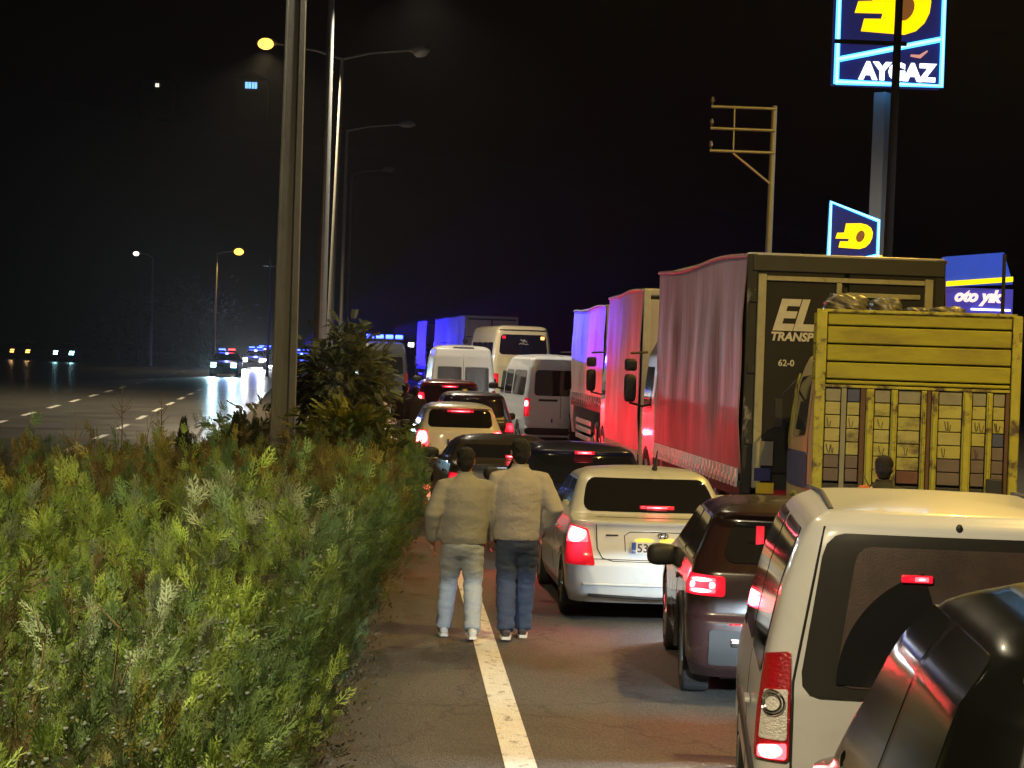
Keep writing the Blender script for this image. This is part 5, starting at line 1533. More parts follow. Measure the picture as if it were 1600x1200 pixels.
def shrub(name, label, cat, x, y, zc, rx, ry, rz, templates, n, scale, cols, trunk_h, droop=0.3, mat=m_foliage, seed=1, trunk_r=0.05, shellk=0.55, group=None):
    t = thing(name, label, cat, (x, y, gz(y)), 0, group)
    r = np.random.default_rng(seed)
    tr = MB()
    ends = []
    tr.tube([(0, 0, 0), (0.04, 0.02, trunk_h * 0.5), (0, 0, trunk_h)], [trunk_r, trunk_r * 0.8, trunk_r * 0.6], 8)
    for i in range(11):
        a = r.uniform(0, 2 * math.pi); e = r.uniform(-0.2, 1.0)
        end = Vector((math.cos(a) * rx * 0.75 * math.sqrt(1 - e * e * 0.8), math.sin(a) * ry * 0.75 * math.sqrt(1 - e * e * 0.8), zc + rz * 0.75 * e))
        tr.tube([(0, 0, trunk_h * r.uniform(0.5, 1.0)), tuple(end * 0.5 + Vector((0, 0, trunk_h * 0.4))), tuple(end)], [trunk_r * 0.45, trunk_r * 0.3, trunk_r * 0.12], 6)
        ends.append(end)
    tr.build('trunk', M('bark', (0.06, 0.045, 0.03), 0.9, var=0.4, scale=8, bump=0.5), t, smooth=60)
    # clumped crown
    nc = 26
    cl = []
    for i in range(nc):
        d = r.normal(size=3); d /= np.linalg.norm(d)
        k = r.uniform(shellk, 1.0) ** 0.7
        cl.append(np.array([d[0] * rx * k, d[1] * ry * k, zc + d[2] * rz * k]))
    cl = np.array(cl)
    pick = r.integers(0, nc, n)
    spread = np.array([rx, ry, rz]) * 0.30
    P = cl[pick] + r.normal(size=(n, 3)) * spread
    D = P - np.array([0, 0, zc - rz * 0.4])
    D = D / (np.linalg.norm(D, axis=1, keepdims=True) + 1e-6) + r.normal(size=(n, 3)) * 0.35
    D[:, 2] -= droop
    ck = r.integers(0, len(cols), nc)
    tint = np.array(cols)[ck[pick]] * r.uniform(0.7, 1.3, (n, 1))
    o = scatter_mesh('crown', templates, P, D, r.uniform(-0.6, 0.6, n) + np.pi * 0, scale * r.uniform(0.6, 1.25, n), tint, mat, t)
    o['kind'] = 'stuff'
    return t
pin = [pinnate_template(7, s_) for s_ in range(3)]
shrub('sumac_tree', 'small leafy tree with drooping feathery leaves right of the concrete pole', 'tree', LX(540, 33), 33, 2.02, 0.52, 0.5, 0.62, pin, 1700, 0.21, [(0.12, 0.14, 0.07), (0.16, 0.17, 0.08), (0.08, 0.10, 0.06)], 1.3, droop=0.35, seed=3)
shrub('yellow_bush', 'yellow green bush with feathery leaves below the small tree', 'bush', LX(545, 29.5), 29.5, 1.34, 0.55, 0.5, 0.28, pin, 620, 0.21, [(0.20, 0.19, 0.02), (0.14, 0.15, 0.025), (0.08, 0.10, 0.02)], 0.6, droop=0.1, seed=4)
shrub('roadside_bush', 'dark feathery bush at the hedge end beside the queue', 'bush', LX(598, 27), 27.0, 0.95, 0.30, 0.6, 0.42, pin, 300, 0.24, [(0.05, 0.07, 0.025), (0.10, 0.10, 0.02)], 0.4, droop=0.15, seed=5)
lf = [leaf_template()]
for (lab, px, d, zc, rx, rz, sd) in (('dim grey tree far off behind the facing headlights', 310, 165, 3.6, 3.2, 2.2, 7), ('dark tree far off left of the dim grey one', 215, 175, 3.2, 3.0, 1.9, 8), ('dark tree far off beyond the fuel sign side', 1250, 95, 3.4, 3.0, 2.6, 9)):
    shrub('distant_tree', lab, 'tree', LX(px, d), d, zc, rx, rx * 0.8, rz, lf, 1500, 0.42, [(0.05, 0.055, 0.04), (0.04, 0.05, 0.035)], 2.0, droop=0.2, seed=sd, trunk_r=0.18, group='distant trees')
shrub('low_shrub', 'low pale leaved shrub left of the concrete pole on the median', 'bush', LX(405, 36), 36, 0.95, 0.55, 0.5, 0.42, pin, 260, 0.24, [(0.10, 0.11, 0.05), (0.07, 0.09, 0.03)], 0.4, droop=0.1, seed=6)

# dark slender conifer tips behind the hedge and dry stalks
ft = [frond_template(5, s_) for s_ in range(4)]
for (lab, px, d, ztop) in (('slender dark conifer tip poking above the hedge at centre left', 292, 27, 1.62), ('slender dark conifer tip nearer the concrete pole', 372, 28, 1.68), ('dark conifer tip touching the left of the concrete pole', 402, 28.5, 1.60)):
    t = thing('conifer', lab, 'conifer', (LX(px, d), d, 0), 0, 'conifer tips above the hedge')
    MB().tube([(0, 0, 0), (0, 0, ztop - 0.1)], [0.03, 0.008], 6).build('trunk', M('bark', (0.06, 0.045, 0.03)), t)
    n = 220
    kz = rng.uniform(0, 1, n); a = rng.uniform(0, 6.28, n)
    rad = 0.20 * (1 - kz)
    P = np.stack([np.cos(a) * rad, np.sin(a) * rad, 0.7 + kz * (ztop - 0.85)], 1)
    D = np.stack([np.cos(a) * 0.5 * (1 - kz) , np.sin(a) * 0.5 * (1 - kz), np.ones(n)], 1)
    o = scatter_mesh('crown', ft, P, D, rng.uniform(0, 6.28, n), rng.uniform(0.12, 0.2, n), np.tile((0.035, 0.045, 0.02), (n, 1)) * rng.uniform(0.7, 1.3, (n, 1)), m_foliage, t)
    o['kind'] = 'stuff'
for (lab, px, d, h, sd) in (('tall dry forked weed stalk at the far road edge, left one', 195, 40, 1.75, 1), ('tall dry weed stalk at the far road edge, right one', 256, 38, 1.65, 2), ('dry weed stalk standing out of the hedge at left', 125, 24, 1.75, 3)):
    r = random.Random(sd)
    t = thing('weed_stalk', lab, 'weed', (LX(px, d), d, 0), 0, 'dry weed stalks')
    mb = MB().tube([(0, 0, 0), (0.03, 0, h * 0.5), (0, 0, h)], [0.016, 0.012, 0.005], 6)
    mb.build('stem', M('dry_stalk', (0.20, 0.18, 0.11), 0.9), t)
    for j in range(7):
        z = h * r.uniform(0.45, 0.9); s_ = r.choice((-1, 1))
        MB().tube([(0.01, 0, z), (s_ * r.uniform(0.08, 0.2), r.uniform(-.05, .05), z + r.uniform(0.1, 0.28))], [0.008, 0.003], 5).build('side_branch', M('dry_stalk', (0.2, 0.18, 0.11)), t)

# weeds, litter and grass at the foot of the hedge
n = 5200
yy = 6 + 30 * rng.uniform(0, 1, n) ** 1.3
xx = np.array([hedge_right(v) for v in yy]) + np.abs(rng.normal(0, 0.17, n)) - 0.12
keep = xx < np.array([line_x(v) - 0.2 for v in yy])
xx, yy = xx[keep], yy[keep]; n = len(xx)
P = np.stack([xx, yy, np.full(n, 0.0)], 1)
D = np.stack([rng.normal(0.15, 0.5, n), rng.normal(0, 0.5, n), rng.uniform(0.15, 1.0, n)], 1)
cols = np.array([(0.10, 0.10, 0.035), (0.16, 0.13, 0.07), (0.07, 0.09, 0.04), (0.22, 0.20, 0.14)])
o = scatter_mesh('roadside_weeds', [leaf_template()], P, D, rng.uniform(0, 6.28, n), rng.uniform(0.012, 0.055, n), cols[rng.integers(0, 4, n)] * 0.7, m_foliage)
tag(o, 'dry weeds and fallen leaves along the foot of the hedge', 'weeds', kind='stuff')
n = 9000
yy = rng.uniform(26, 62, n); xx = np.array([dash_x(v) + 3.2 for v in yy]) + rng.uniform(0.0, 1, n) * (np.array([line_x(v) - 1.0 - dash_x(v) - 3.2 for v in yy]))
P = np.stack([xx, yy, np.zeros(n)], 1)
D = np.stack([rng.normal(0, 0.35, n), rng.normal(0, 0.35, n), np.ones(n)], 1)
gv = np.array([[-0.03, 0, 0], [0.03, 0, 0], [0.01, 0.05, 0.6], [0, 0.15, 1.0]]); gt = np.array([(0, 1, 2), (0, 2, 3)])
o = scatter_mesh('median_grass', [(gv, gt)], P, D, rng.uniform(0, 6.28, n), rng.uniform(0.25, 0.6, n), np.array([(0.09, 0.085, 0.03), (0.06, 0.07, 0.02)])[rng.integers(0, 2, n)], m_foliage)
tag(o, 'tall dry grass on the median behind the hedge', 'grass', kind='stuff')

# ---------------------------------------------------------------- people
m_skin = M('skin', (0.36, 0.21, 0.15), 0.55, var=0.1, scale=20)
m_hair = M('dark_hair', (0.0035, 0.003, 0.003), 0.75, var=0.4, scale=60, bump=0.6, bscale=140)

def hand_tubes(mb, wrist, direc, side):
    """Relaxed hand: palm and five bent fingers. direc: unit vector along the forearm; side: towards the thumb."""
    w = Vector(wrist); d = Vector(direc).normalized(); s = Vector(side); s = (s - d * s.dot(d)).normalized(); nrm = d.cross(s)
    pc = w + d * 0.05
    mb.tube([w - d * 0.02, w + d * 0.02, w + d * 0.06, w + d * 0.095], [0.026, (0.030, 0.020), (0.038, 0.018), (0.036, 0.014)], 10)
    for k, L in enumerate((0.070, 0.078, 0.074, 0.058)):
        b = w + d * 0.088 + s * (0.028 - 0.019 * k)
        p1 = b + d * L * 0.45 + nrm * 0.008
        p2 = b + d * L * 0.8 + nrm * 0.026
        p3 = b + d * L * 0.92 + nrm * 0.044
        mb.tube([b - d * 0.02, b, p1, p2, p3], [0.009, 0.0095, 0.009, 0.008, 0.006], 8)
    tb = w + d * 0.03 + s * 0.026
    mb.tube([tb - d * 0.01, tb + s * 0.016 + d * 0.02, tb + s * 0.022 + d * 0.048 + nrm * 0.010, tb + s * 0.016 + d * 0.068 + nrm * 0.018], [0.011, 0.011, 0.009, 0.007], 8)

def person(label, x, y, H, rz, jacket, trousers, shoe, legs, arms, group=None, head_turn=0.0, voxel=0.012, collar=True, sole=None, zoff=0.0):
    """legs: per side (knee, ankle) offsets; arms: per side (elbow, wrist). x to the right, y forward, metres for H = 1.75."""
    t = thing('person', label, 'person', (x, y, gz(y) + zoff), rz, group)
    k = H / 1.75
    V = lambda p: (p[0] * k, p[1] * k, p[2] * k)
    # --- body: head, neck, torso core, limbs and hands in one surface
    b = MB()
    hc = Vector((0.0, 0.03, 1.63)); ct, st = math.cos(head_turn), math.sin(head_turn)
    def hp(px, py, pz): return V((hc.x + px * ct - py * st, hc.y + px * st + py * ct, hc.z + pz))
    prof = [(-0.115, 0.035, 0.045, 0.035), (-0.095, 0.052, 0.062, 0.025), (-0.06, 0.065, 0.085, 0.005), (-0.01, 0.073, 0.095, -0.005), (0.04, 0.076, 0.098, -0.008), (0.08, 0.068, 0.086, -0.01), (0.105, 0.045, 0.058, -0.01), (0.118, 0.015, 0.02, -0.01)]
    vs, fs = [], []
    seg = 20
    for (dz, rx, ry, oy) in prof:
        for i in range(seg):
            a = 2 * math.pi * i / seg
            vs.append(hp(math.cos(a) * rx, math.sin(a) * ry + oy, dz))
    for j in range(len(prof) - 1):
        for i in range(seg):
            i2 = (i + 1) % seg
            fs.append((j * seg + i, j * seg + i2, (j + 1) * seg + i2, (j + 1) * seg + i))
    fs += [tuple(range(seg))[::-1], tuple((len(prof) - 1) * seg + i for i in range(seg))]
    b.add(vs, fs)
    b.tube([hp(0, 0.085, 0.02), hp(0, 0.112, -0.02), hp(0, 0.092, -0.035)], [0.010 * k, 0.016 * k, 0.012 * k], 8)      # nose
    b.tube([hp(-0.028, 0.088, -0.062), hp(0, 0.096, -0.062), hp(0.028, 0.088, -0.062)], 0.007 * k, 6)                     # lips
    for sg in (-1, 1):
        b.ellipsoid(hp(sg * 0.078, -0.01, -0.005), (0.012 * k, 0.022 * k, 0.034 * k), 10, 8)                              # ears
        b.ellipsoid(hp(sg * 0.032, 0.083, 0.022), (0.016 * k, 0.012 * k, 0.010 * k), 8, 6)                                # eyes
    b.tube([V((0, 0.0, 1.38)), V((0, 0.01, 1.47)), V((0, 0.022, 1.56))], [0.075 * k, 0.058 * k, 0.056 * k], 14)
    b.tube([V((0, 0, 0.88)), V((0, 0, 1.1)), V((0, 0, 1.32)), V((0, 0, 1.44))], [(0.13 * k, 0.09 * k), (0.12 * k, 0.08 * k), (0.16 * k, 0.09 * k), (0.10 * k, 0.06 * k)], 14)
    for sg, (kn, an) in zip((-1, 1), legs):
        b.tube([V((sg * 0.09, 0, 0.9)), V((sg * 0.09 + kn[0], kn[1], 0.49 + kn[2])), V((sg * 0.09 + an[0], an[1], 0.09 + an[2])), V((sg * 0.09 + an[0], an[1] + 0.1, 0.05 + an[2]))], [0.07 * k, 0.05 * k, 0.036 * k, 0.03 * k], 10)
    for sg, (el, wr) in zip((-1, 1), arms):
        b.tube([V((sg * 0.15, 0, 1.40)), V((sg * 0.20, 0, 1.38)), V(el), V(wr)], [0.05 * k, 0.045 * k, 0.036 * k, 0.026 * k], 10)
        d = (Vector(wr) - Vector(el)).normalized()
        hand_tubes(b, Vector(V(wr)), d, Vector((0, 1, 0.2)))
    link('body', remeshed(b, voxel * 0.72 if voxel < 0.02 else voxel, 3), m_skin, t, smooth=80)
    # --- hair cap
    hb = MB()
    for (px, py, pz, rx, ry, rz_) in ((0, -0.018, 0.045, 0.088, 0.098, 0.082), (0, -0.045, -0.01, 0.080, 0.066, 0.075), (0, 0.045, 0.088, 0.065, 0.05, 0.035), (0, -0.05, -0.06, 0.055, 0.045, 0.05)):
        hb.ellipsoid(hp(px, py, pz), (rx * k, ry * k, rz_ * k), 16, 10)
    hm = remeshed(hb, 0.010, 3)
    wrinkle(hm, 0.007 * k, 38)
    link('hair', hm, m_hair, t, smooth=80)
    # --- trousers
    tr = MB()
    tr.tube([V((0, 0.0, 1.0)), V((0, 0, 0.92)), V((0, 0, 0.84)), V((0, 0, 0.77)), V((0, 0, 0.735))], [(0.175 * k, 0.125 * k), (0.19 * k, 0.145 * k), (0.188 * k, 0.145 * k), (0.165 * k, 0.115 * k), (0.10 * k, 0.06 * k)], 22)
    for sg, (kn, an) in zip((-1, 1), legs):
        K = Vector((sg * 0.09 + kn[0], kn[1], 0.49 + kn[2])); A = Vector((sg * 0.09 + an[0], an[1], 0.09 + an[2])); Hh = Vector((sg * 0.085, 0, 0.86))
        tr.tube([V(Hh), V(Hh.lerp(K, 0.45)), V(K), V(K.lerp(A, 0.4)), V(K.lerp(A, 0.8)), V(A + Vector((0, 0, -0.02)))], [(0.105 * k, 0.115 * k), 0.104 * k, 0.088 * k, 0.086 * k, 0.078 * k, 0.080 * k], 14)
    tm = remeshed(tr, voxel, 9)
    wrinkle(tm, 0.010 * k, 8, 2.4)
    link('trousers', tm, trousers, t, smooth=80)
    # --- jacket
    jk = MB()
    jk.tube([V((0, 0.0, 0.87)), V((0, -0.0, 0.93)), V((0, -0.01, 1.10)), V((0, -0.015, 1.28)), V((0, -0.012, 1.38)), V((0, 0, 1.445)), V((0, 0.01, 1.50))],
            [(0.205 * k, 0.145 * k), (0.222 * k, 0.16 * k), (0.226 * k, 0.165 * k), (0.238 * k, 0.165 * k), (0.222 * k, 0.145 * k), (0.14 * k, 0.105 * k), (0.078 * k, 0.074 * k)], 22)
    for sg, (el, wr) in zip((-1, 1), arms):
        sh = Vector((sg * 0.190, -0.005, 1.385)); E = Vector(el); Wv = Vector(wr)
        jk.tube([V((sg * 0.10, -0.005, 1.40)), V(sh), V(sh.lerp(E, 0.5)), V(E), V(E.lerp(Wv, 0.5)), V(E.lerp(Wv, 0.97))], [0.08 * k, 0.090 * k, 0.086 * k, 0.078 * k, 0.069 * k, 0.055 * k], 14)
    if collar:
        jk.tube([V((0, 0.01, 1.47)), V((0, 0.012, 1.525))], [0.075 * k, 0.072 * k], 16)
    jm = remeshed(jk, voxel, 4)
    wrinkle(jm, 0.009 * k, 6, 1.7)
    jo = link('jacket', jm, jacket, t, smooth=80)
    cl = MB()
    cl.grid(lambda u, v: V((math.cos(R(200 + 320 * u)) * (0.079 - 0.004 * v), 0.012 + math.sin(R(200 + 320 * u)) * (0.080 - 0.004 * v), 1.478 + 0.052 * v)), 24, 3,
            lambda u, v: V((math.cos(R(200 + 320 * u)) * (0.070 - 0.004 * v), 0.012 + math.sin(R(200 + 320 * u)) * (0.071 - 0.004 * v), 1.478 + 0.052 * v)))
    cl.build('collar', jacket, jo, smooth=60)
    hem = MB().tube([V((math.cos(a) * 0.192, math.sin(a) * 0.138, 0.885)) for a in np.linspace(0, 2 * math.pi, 29)], 0.012 * k, 6, cap=False)
    hem.build('hem', jacket, jo, smooth=60)
    # --- shoes
    for sg, (kn, an) in zip((-1, 1), legs):
        ax, ay, az = sg * 0.09 + an[0], an[1], an[2]
        sb = MB()
        sb.tube([V((ax, ay - 0.075, az + 0.05)), V((ax, ay - 0.03, az + 0.06)), V((ax, ay + 0.06, az + 0.055)), V((ax + sg * 0.008, ay + 0.14, az + 0.042)), V((ax + sg * 0.01, ay + 0.185, az + 0.035))],
                [0.032 * k, (0.042 * k, 0.055 * k), (0.045 * k, 0.05 * k), (0.046 * k, 0.036 * k), (0.03 * k, 0.022 * k)], 12)
        sh_ = link('shoe', remeshed(sb, 0.010, 3), shoe, t, smooth=80)
        pts = [(-0.085, 0.030), (-0.05, 0.044), (0.05, 0.045), (0.13, 0.052), (0.18, 0.042), (0.205, 0.015)]
        poly = [(px_, py_) for py_, px_ in pts] + [(-px_, py_) for py_, px_ in pts[::-1]]
        so = MB()
        n_ = len(poly)
        vs = [V((ax + a_, ay + b_, az + 0.002)) for a_, b_ in poly] + [V((ax + a_, ay + b_, az + 0.026)) for a_, b_ in poly]
        so.add(vs, [tuple(range(n_)), tuple(range(2 * n_ - 1, n_ - 1, -1))] + [(i, i + n_, (i + 1) % n_ + n_, (i + 1) % n_) for i in range(n_)])
        so.build('sole', sole or m_white, sh_, smooth=40)
    return t

def wrinkle(me, amp, freq, zs=1.0):
    from mathutils import noise
    n = len(me.vertices)
    for v in me.vertices:
        p = v.co
        s = noise.noise(Vector((p.x * freq * 0.8 + p.z * 3, p.y * freq * 0.8, p.z * freq * zs))) + 0.5 * noise.noise(Vector((p.x * freq * 1.9 - p.z * 5, p.y * freq * 2, p.z * freq * 2.0 * zs)))
        v.co = p + v.normal * amp * s

jk1 = M('grey_jacket', (0.26, 0.255, 0.23), 0.85, var=0.15, scale=10, bump=0.35, bscale=35)
jk2 = M('beige_jacket', (0.36, 0.335, 0.315), 0.85, var=0.15, scale=10, bump=0.35, bscale=35)
jean1 = M('light_jeans', (0.34, 0.38, 0.43), 0.9, var=0.15, scale=14, bump=0.3, bscale=60)
jean2 = M('blue_jeans', (0.04, 0.058, 0.11), 0.9, var=0.2, scale=14, bump=0.3, bscale=60)
shoe_w = M('white_trainer', (0.62, 0.62, 0.6), 0.6, var=0.2, scale=20)
shoe_d = M('dark_trainer', (0.05, 0.04, 0.04), 0.6, var=0.4, scale=30)
d = 19.3
person('shorter man walking nearest the hedge, grey jacket, pale jeans and white trainers', LX(732, d), d, 1.70, R(3), jk1, jean1, shoe_w,
       [((-0.02, 0.17, 0.02), (-0.05, 0.20, 0.0)), ((0.015, 0.03, 0.0), (0.0, -0.20, 0.03))],
       [((-0.295, -0.07, 1.13), (-0.285, 0.04, 0.89)), ((0.285, 0.02, 1.12), (0.265, 0.16, 0.91))], head_turn=R(-6))
d = 19.35
person('taller man in beige jacket and blue jeans with elbow bent, hand in pocket', LX(817, d), d, 1.79, R(-2), jk2, jean2, shoe_d,
       [((0.0, 0.03, 0.0), (0.01, -0.14, 0.02)), ((-0.01, 0.14, 0.01), (-0.02, 0.17, 0.0))],
       [((-0.27, -0.03, 1.14), (-0.26, 0.10, 0.92)), ((0.315, -0.10, 1.15), (0.225, 0.07, 0.95))], head_turn=R(8))
jk3 = M('dark_green_coat', (0.022, 0.024, 0.015), 0.85, var=0.3, scale=10, bump=0.4, bscale=35)
d = 19.6
person('person in dark coat standing before the yellow lorry tailgate, turned left', LX(1392, d), d, 1.73, R(-18), jk3, m_dark, shoe_d,
       [((0, 0.03, 0), (0, 0, 0)), ((0, 0.03, 0), (0, 0.02, 0))],
       [((-0.29, 0.0, 1.16), (-0.30, 0.24, 1.24)), ((0.27, -0.04, 1.13), (0.27, 0.08, 0.92))], head_turn=R(4))
sb = thing('striped_bag', 'small orange and white striped bag held by the person before the lorry', 'bag', (LX(1362, 19.35), 19.35, 1.20))
MB().ellipsoid((0, 0, 0.13), (0.085, 0.06, 0.14), 20, 14, lambda v: 1 + 0.08 * math.sin(v.z * 9) + 0.05 * math.sin(v.x * 8)).build('pouch', M('orange_cloth', (0.42, 0.13, 0.04), 0.8, var=0.3, scale=12), sb, smooth=70)
for kz in (0.04, 0.10, 0.16, 0.22):
    rr_ = math.sqrt(max(0.05, 1 - ((kz - 0.13) / 0.14) ** 2))
    MB().tube([(math.cos(a) * 0.088 * rr_, math.sin(a) * 0.063 * rr_, kz + 0.03 * math.cos(a)) for a in np.linspace(0, 2 * math.pi, 21)], 0.010, 6, cap=False).build('stripe', M('pale_cloth', (0.6, 0.42, 0.3), 0.8), sb, smooth=60)
MB().tube([(-0.05, 0, 0.25), (0, 0.05, 0.36), (0.05, 0, 0.25)], 0.008, 6).build('handle', m_trim, sb)
# far walkers beside the queue
jw = M('white_shirt', (0.6, 0.6, 0.58), 0.85, var=0.1)
jb = M('black_coat', (0.03, 0.025, 0.03), 0.85, var=0.3)
for (lab, px, d, H, j, tr_) in (('far person in white clothes at the right of the small tree', 588, 46, 1.72, jw, jw), ('far person in dark coat and pale trousers left of the red car', 634, 52, 1.76, jb, jean1), ('far person in dark clothes beside the red car rear lamp', 650, 51, 1.70, jb, m_dark)):
    person(lab, LX(px, d), d, H, R(random.uniform(-20, 20)), j, tr_, shoe_d, [((0, 0.05, 0), (0, 0.06, 0)), ((0, 0.0, 0), (0, -0.08, 0.0))],
           [((-0.27, -0.02, 1.13), (-0.28, 0.08, 0.90)), ((0.27, -0.02, 1.13), (0.28, 0.08, 0.90))], voxel=0.022)

# ---------------------------------------------------------------- far traffic on the other road, emergency vehicles
def far_car(name, label, px, d, col, lampmat, face=True, beacon=None, e=60, lcol=(0.5, 0.85, 1.0)):
    t = thing(name, label, 'car', (LX(px, d), d, gz(d)), math.pi if face else 0)
    mp = paint(name + '_%d' % px, col, 0.35)
    S = hatch_shell(1.48, 0.88, 4.3, 0.35)
    t.location.y += 4.3 if face else 0
    car_common(t, S, mp, 4.3, 0.88, 1.48, 0.98, wr=0.32)
    front_lamps(t, S, 0.88, 0.58, 0.84, lampmat)
    S.front_patch(-0.4, 0.4, 0.5, 0.68, 0.008, 0.02).build('grille', m_trim, t)
    rear_lamp(t, S, [(0.60, 0.70), (0.93, 0.70), (0.90, 0.92), (0.64, 0.92)])
    if e:
        for sg in (-1, 1):
            light('headlight_beam', 'SPOT', (sg * 0.62, 4.36, 0.7), e, lcol, t, 0.08, rot=(R(86), 0, 0), spot=30, blend=0.6)
    if beacon:
        bb = MB().box(-0.55, 0.55, -0.12, 0.12, 0, 0.1).build('beacon_bar', m_trim, t, bevel=0.02); bb.location = (0, 1.8, 1.52)
        for sg, m in ((-1, beacon[0]), (1, beacon[1])):
            MB().box(sg * 0.30 - 0.2, sg * 0.30 + 0.2, -0.13, 0.13, 0.101, 0.20).build('beacon_lens', m, bb, bevel=0.02)
        light('beacon_light', 'POINT', (0, 1.8, 1.95), beacon[2], beacon[3], t, 0.1)
    return t
m_red_b = M('red_beacon', (0.8, 0.05, 0.05), 0.3, emis=(1.0, 0.03, 0.03), es=10.0)
far_car('police_car', 'dark car facing the viewer with cyan headlights and a red and blue roof bar', 350, 134, (0.03, 0.04, 0.06), m_head_cy, beacon=(m_red_b, m_blue_lit, 60, (0.15, 0.2, 1.0)), e=3500)
far_car('white_facing_car', 'car facing the viewer with glaring white headlights near the concrete pole', 396, 165, (0.3, 0.3, 0.32), m_head, beacon=(m_blue_lit, m_blue_lit, 250, (0.1, 0.15, 1.0)), e=6000, lcol=(0.9, 0.95, 1.0))
far_car('silver_facing_car', 'farther car facing the viewer, white headlights under a blue glow by the pole', 411, 190, (0.3, 0.3, 0.34), m_head, beacon=(m_blue_lit, m_blue_lit, 120, (0.1, 0.15, 1.0)), e=6000, lcol=(0.9, 0.95, 1.0))
far_car('dark_facing_car', 'dark car facing the viewer with small white lamps, partly behind the concrete pole', 424, 178, (0.05, 0.05, 0.06), m_head, e=4000, lcol=(0.95, 0.97, 1.0))
pc = far_car('patrol_car', 'patrol car with blue roof lights glimpsed between the poles', 468, 150, (0.1, 0.1, 0.14), m_clear, beacon=(m_blue_lit, m_blue_lit, 90, (0.05, 0.1, 1.0)), e=0)
light('beacon_light', 'SPOT', (0, 1.8, 2.2), 26000, (0.03, 0.02, 1.0), pc, 0.12, rot=(R(91), 0, R(28)), spot=36, blend=0.3)   # sweeping beam
far_car('small_far_car', 'tiny far car with warm and cyan lamps at the left edge', 36, 175, (0.1, 0.1, 0.1), m_orange_lit, e=20, lcol=(1, 0.6, 0.3))
far_car('small_far_car', 'tiny far car second from the left edge with cyan and amber lamps', 103, 172, (0.1, 0.1, 0.1), m_head_cy, e=20)
far_car('small_far_car', 'tiny far car third from the left edge with one cool lamp', 200, 180, (0.05, 0.05, 0.05), m_clear, e=0)

def ambulance():
    d = 90.0
    t, S = box_van('rescue_van', 'dark rescue van with blue roof bar half hidden behind the small tree', 'van', LX(600, d), d, R(4), 5.6, 1.0, 2.62, (0.06, 0.07, 0.10), {'rear': [[(-0.78, 1.3), (-0.05, 1.3), (-0.05, 2.0), (-0.74, 2.0)], [(0.05, 1.3), (0.78, 1.3), (0.74, 2.0), (0.05, 2.0)]], 'side': [(3.4, 4.2, 1.3, 2.0)]}, lit_lamps=False)
    bb = MB().box(-0.8, 0.8, 0.35, 0.6, 2.66, 2.74).build('beacon_bar', m_trim, t, bevel=0.02)
    for k in range(4):
        MB().box(-0.75 + 0.4 * k, -0.45 + 0.4 * k, 0.34, 0.61, 2.741, 2.90).build('beacon_lens', m_blue_lit, bb, bevel=0.03)
    light('beacon_light', 'SPOT', (0.2, 0.1, 3.05), 36000, (0.03, 0.02, 1.0), t, 0.15, rot=(R(90), 0, R(-171.3 - 4)), spot=6.5, blend=0.5)   # sweeping beams of the rotating beacon
    wl = MB().box(0.95, 1.2, 0.1, 0.25, 2.42, 2.62).build('work_lamp', m_trim, t, bevel=0.02)
    MB().box(0.97, 1.18, 0.07, 0.099, 2.44, 2.60).build('lens', m_head, wl)
    light('work_light', 'SPOT', (1.08, 0.03, 2.52), 250, (0.85, 0.92, 1.0), t, 0.08, rot=(R(-75), 0, 0), spot=120, blend=0.5)
    return t
ambulance()

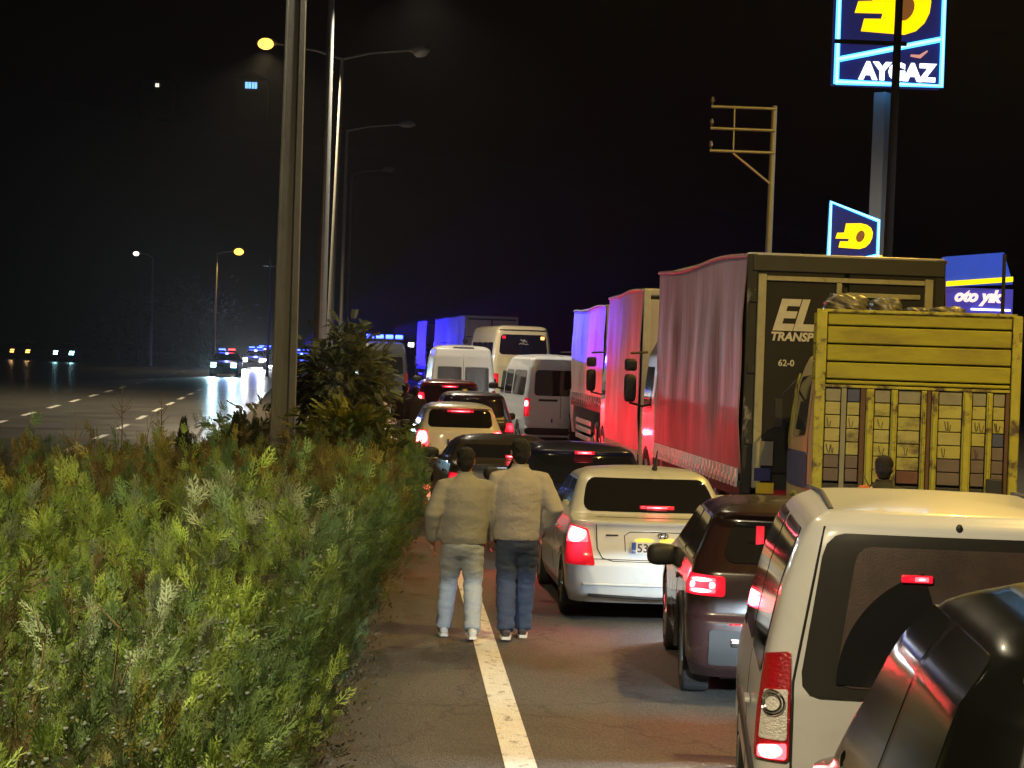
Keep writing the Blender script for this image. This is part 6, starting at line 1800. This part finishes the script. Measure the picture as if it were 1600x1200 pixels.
# ---------------------------------------------------------------- dark hillside with a lit house far behind
hb = MB()
def hill(u, v):
    x = -420 + 900 * u
    y = 330 + 360 * v
    prof = 70 * math.exp(-((x + 110) / 230) ** 2) + 30 * math.exp(-((x - 260) / 160) ** 2) + 5 * math.sin(x * 0.03)
    return (x, y, 1.0 + prof * min(1, v * 1.25) ** 1.2)
hb.grid(hill, 50, 16)
tag(hb.build('hill', M('dark_hillside', (0.02, 0.022, 0.012), 0.95, var=0.5, scale=0.05, bump=0.5, bscale=0.3), smooth=60, fix=False), kind='structure')
def house(label, px, py, d, win, wz=0.9):
    x, z = LX(px, d), LZ(px, py, d)
    t = thing('hillside_house', label, 'house', (x, d, z - 2.2))
    MB().box(-4, 4, 0.2, 8, -6, 3.6).build('wall', M('house_wall', (0.2, 0.19, 0.17), 0.9, var=0.2), t)
    MB().prism([(-4.5, 3.6), (4.5, 3.6), (0, 5.8)], -0.2, 8.4).build('roof', M('house_roof', (0.10, 0.05, 0.03), 0.9), t)
    for (x0, x1, z0, z1, m) in win:
        w = MB().box(x0, x1, 0.1, 0.19, z0, z1).build('window', m, t)
        MB().box((x0 + x1) / 2 - 0.05, (x0 + x1) / 2 + 0.05, 0.04, 0.099, z0, z1).build('frame', m_trim, w)
    return t
m_winb = M('lit_window_blue', (0.3, 0.6, 0.9), 0.4, emis=(0.22, 0.55, 1.0), es=1.6)
m_winw = M('lit_window_white', (0.9, 0.9, 0.8), 0.4, emis=(1.0, 0.95, 0.8), es=1.6)
house('house high on the dark hillside with a blue lit window', 380, 136, 560, [(-1.6, -0.1, 1.4, 3.0, m_winb), (0.1, 1.4, 1.4, 3.0, m_winb)])
house('house on the dark hillside left with one pale lit window', 235, 137, 580, [(-0.5, 0.4, 1.8, 2.7, m_winw)])
# ---------------------------------------------------------------- thin haze volume added to give the lamps a bloom-like glow
hz_ = MB().box(-1300, 1300, -70, 2600, -1.5, 120).build('haze', None)
hm = bpy.data.materials.new('haze'); hm.use_nodes = True
for n_ in list(hm.node_tree.nodes):
    if n_.type != 'OUTPUT_MATERIAL': hm.node_tree.nodes.remove(n_)
pv = hm.node_tree.nodes.new('ShaderNodeVolumePrincipled')
pv.inputs['Density'].default_value = 0.00013; pv.inputs['Color'].default_value = (0.92, 0.93, 0.95, 1); pv.inputs['Anisotropy'].default_value = 0.75
hm.node_tree.links.new(pv.outputs[0], [n_ for n_ in hm.node_tree.nodes if n_.type == 'OUTPUT_MATERIAL'][0].inputs['Volume'])
hz_.data.materials.append(hm)
tag(hz_, 'thin pale haze volume added around the whole scene for lamp glow', 'haze', kind='stuff')
bpy.data.scenes.remove(WS)
print('hedge fronds', NH, sum(len(m_.polygons) for m_ in bpy.data.meshes))
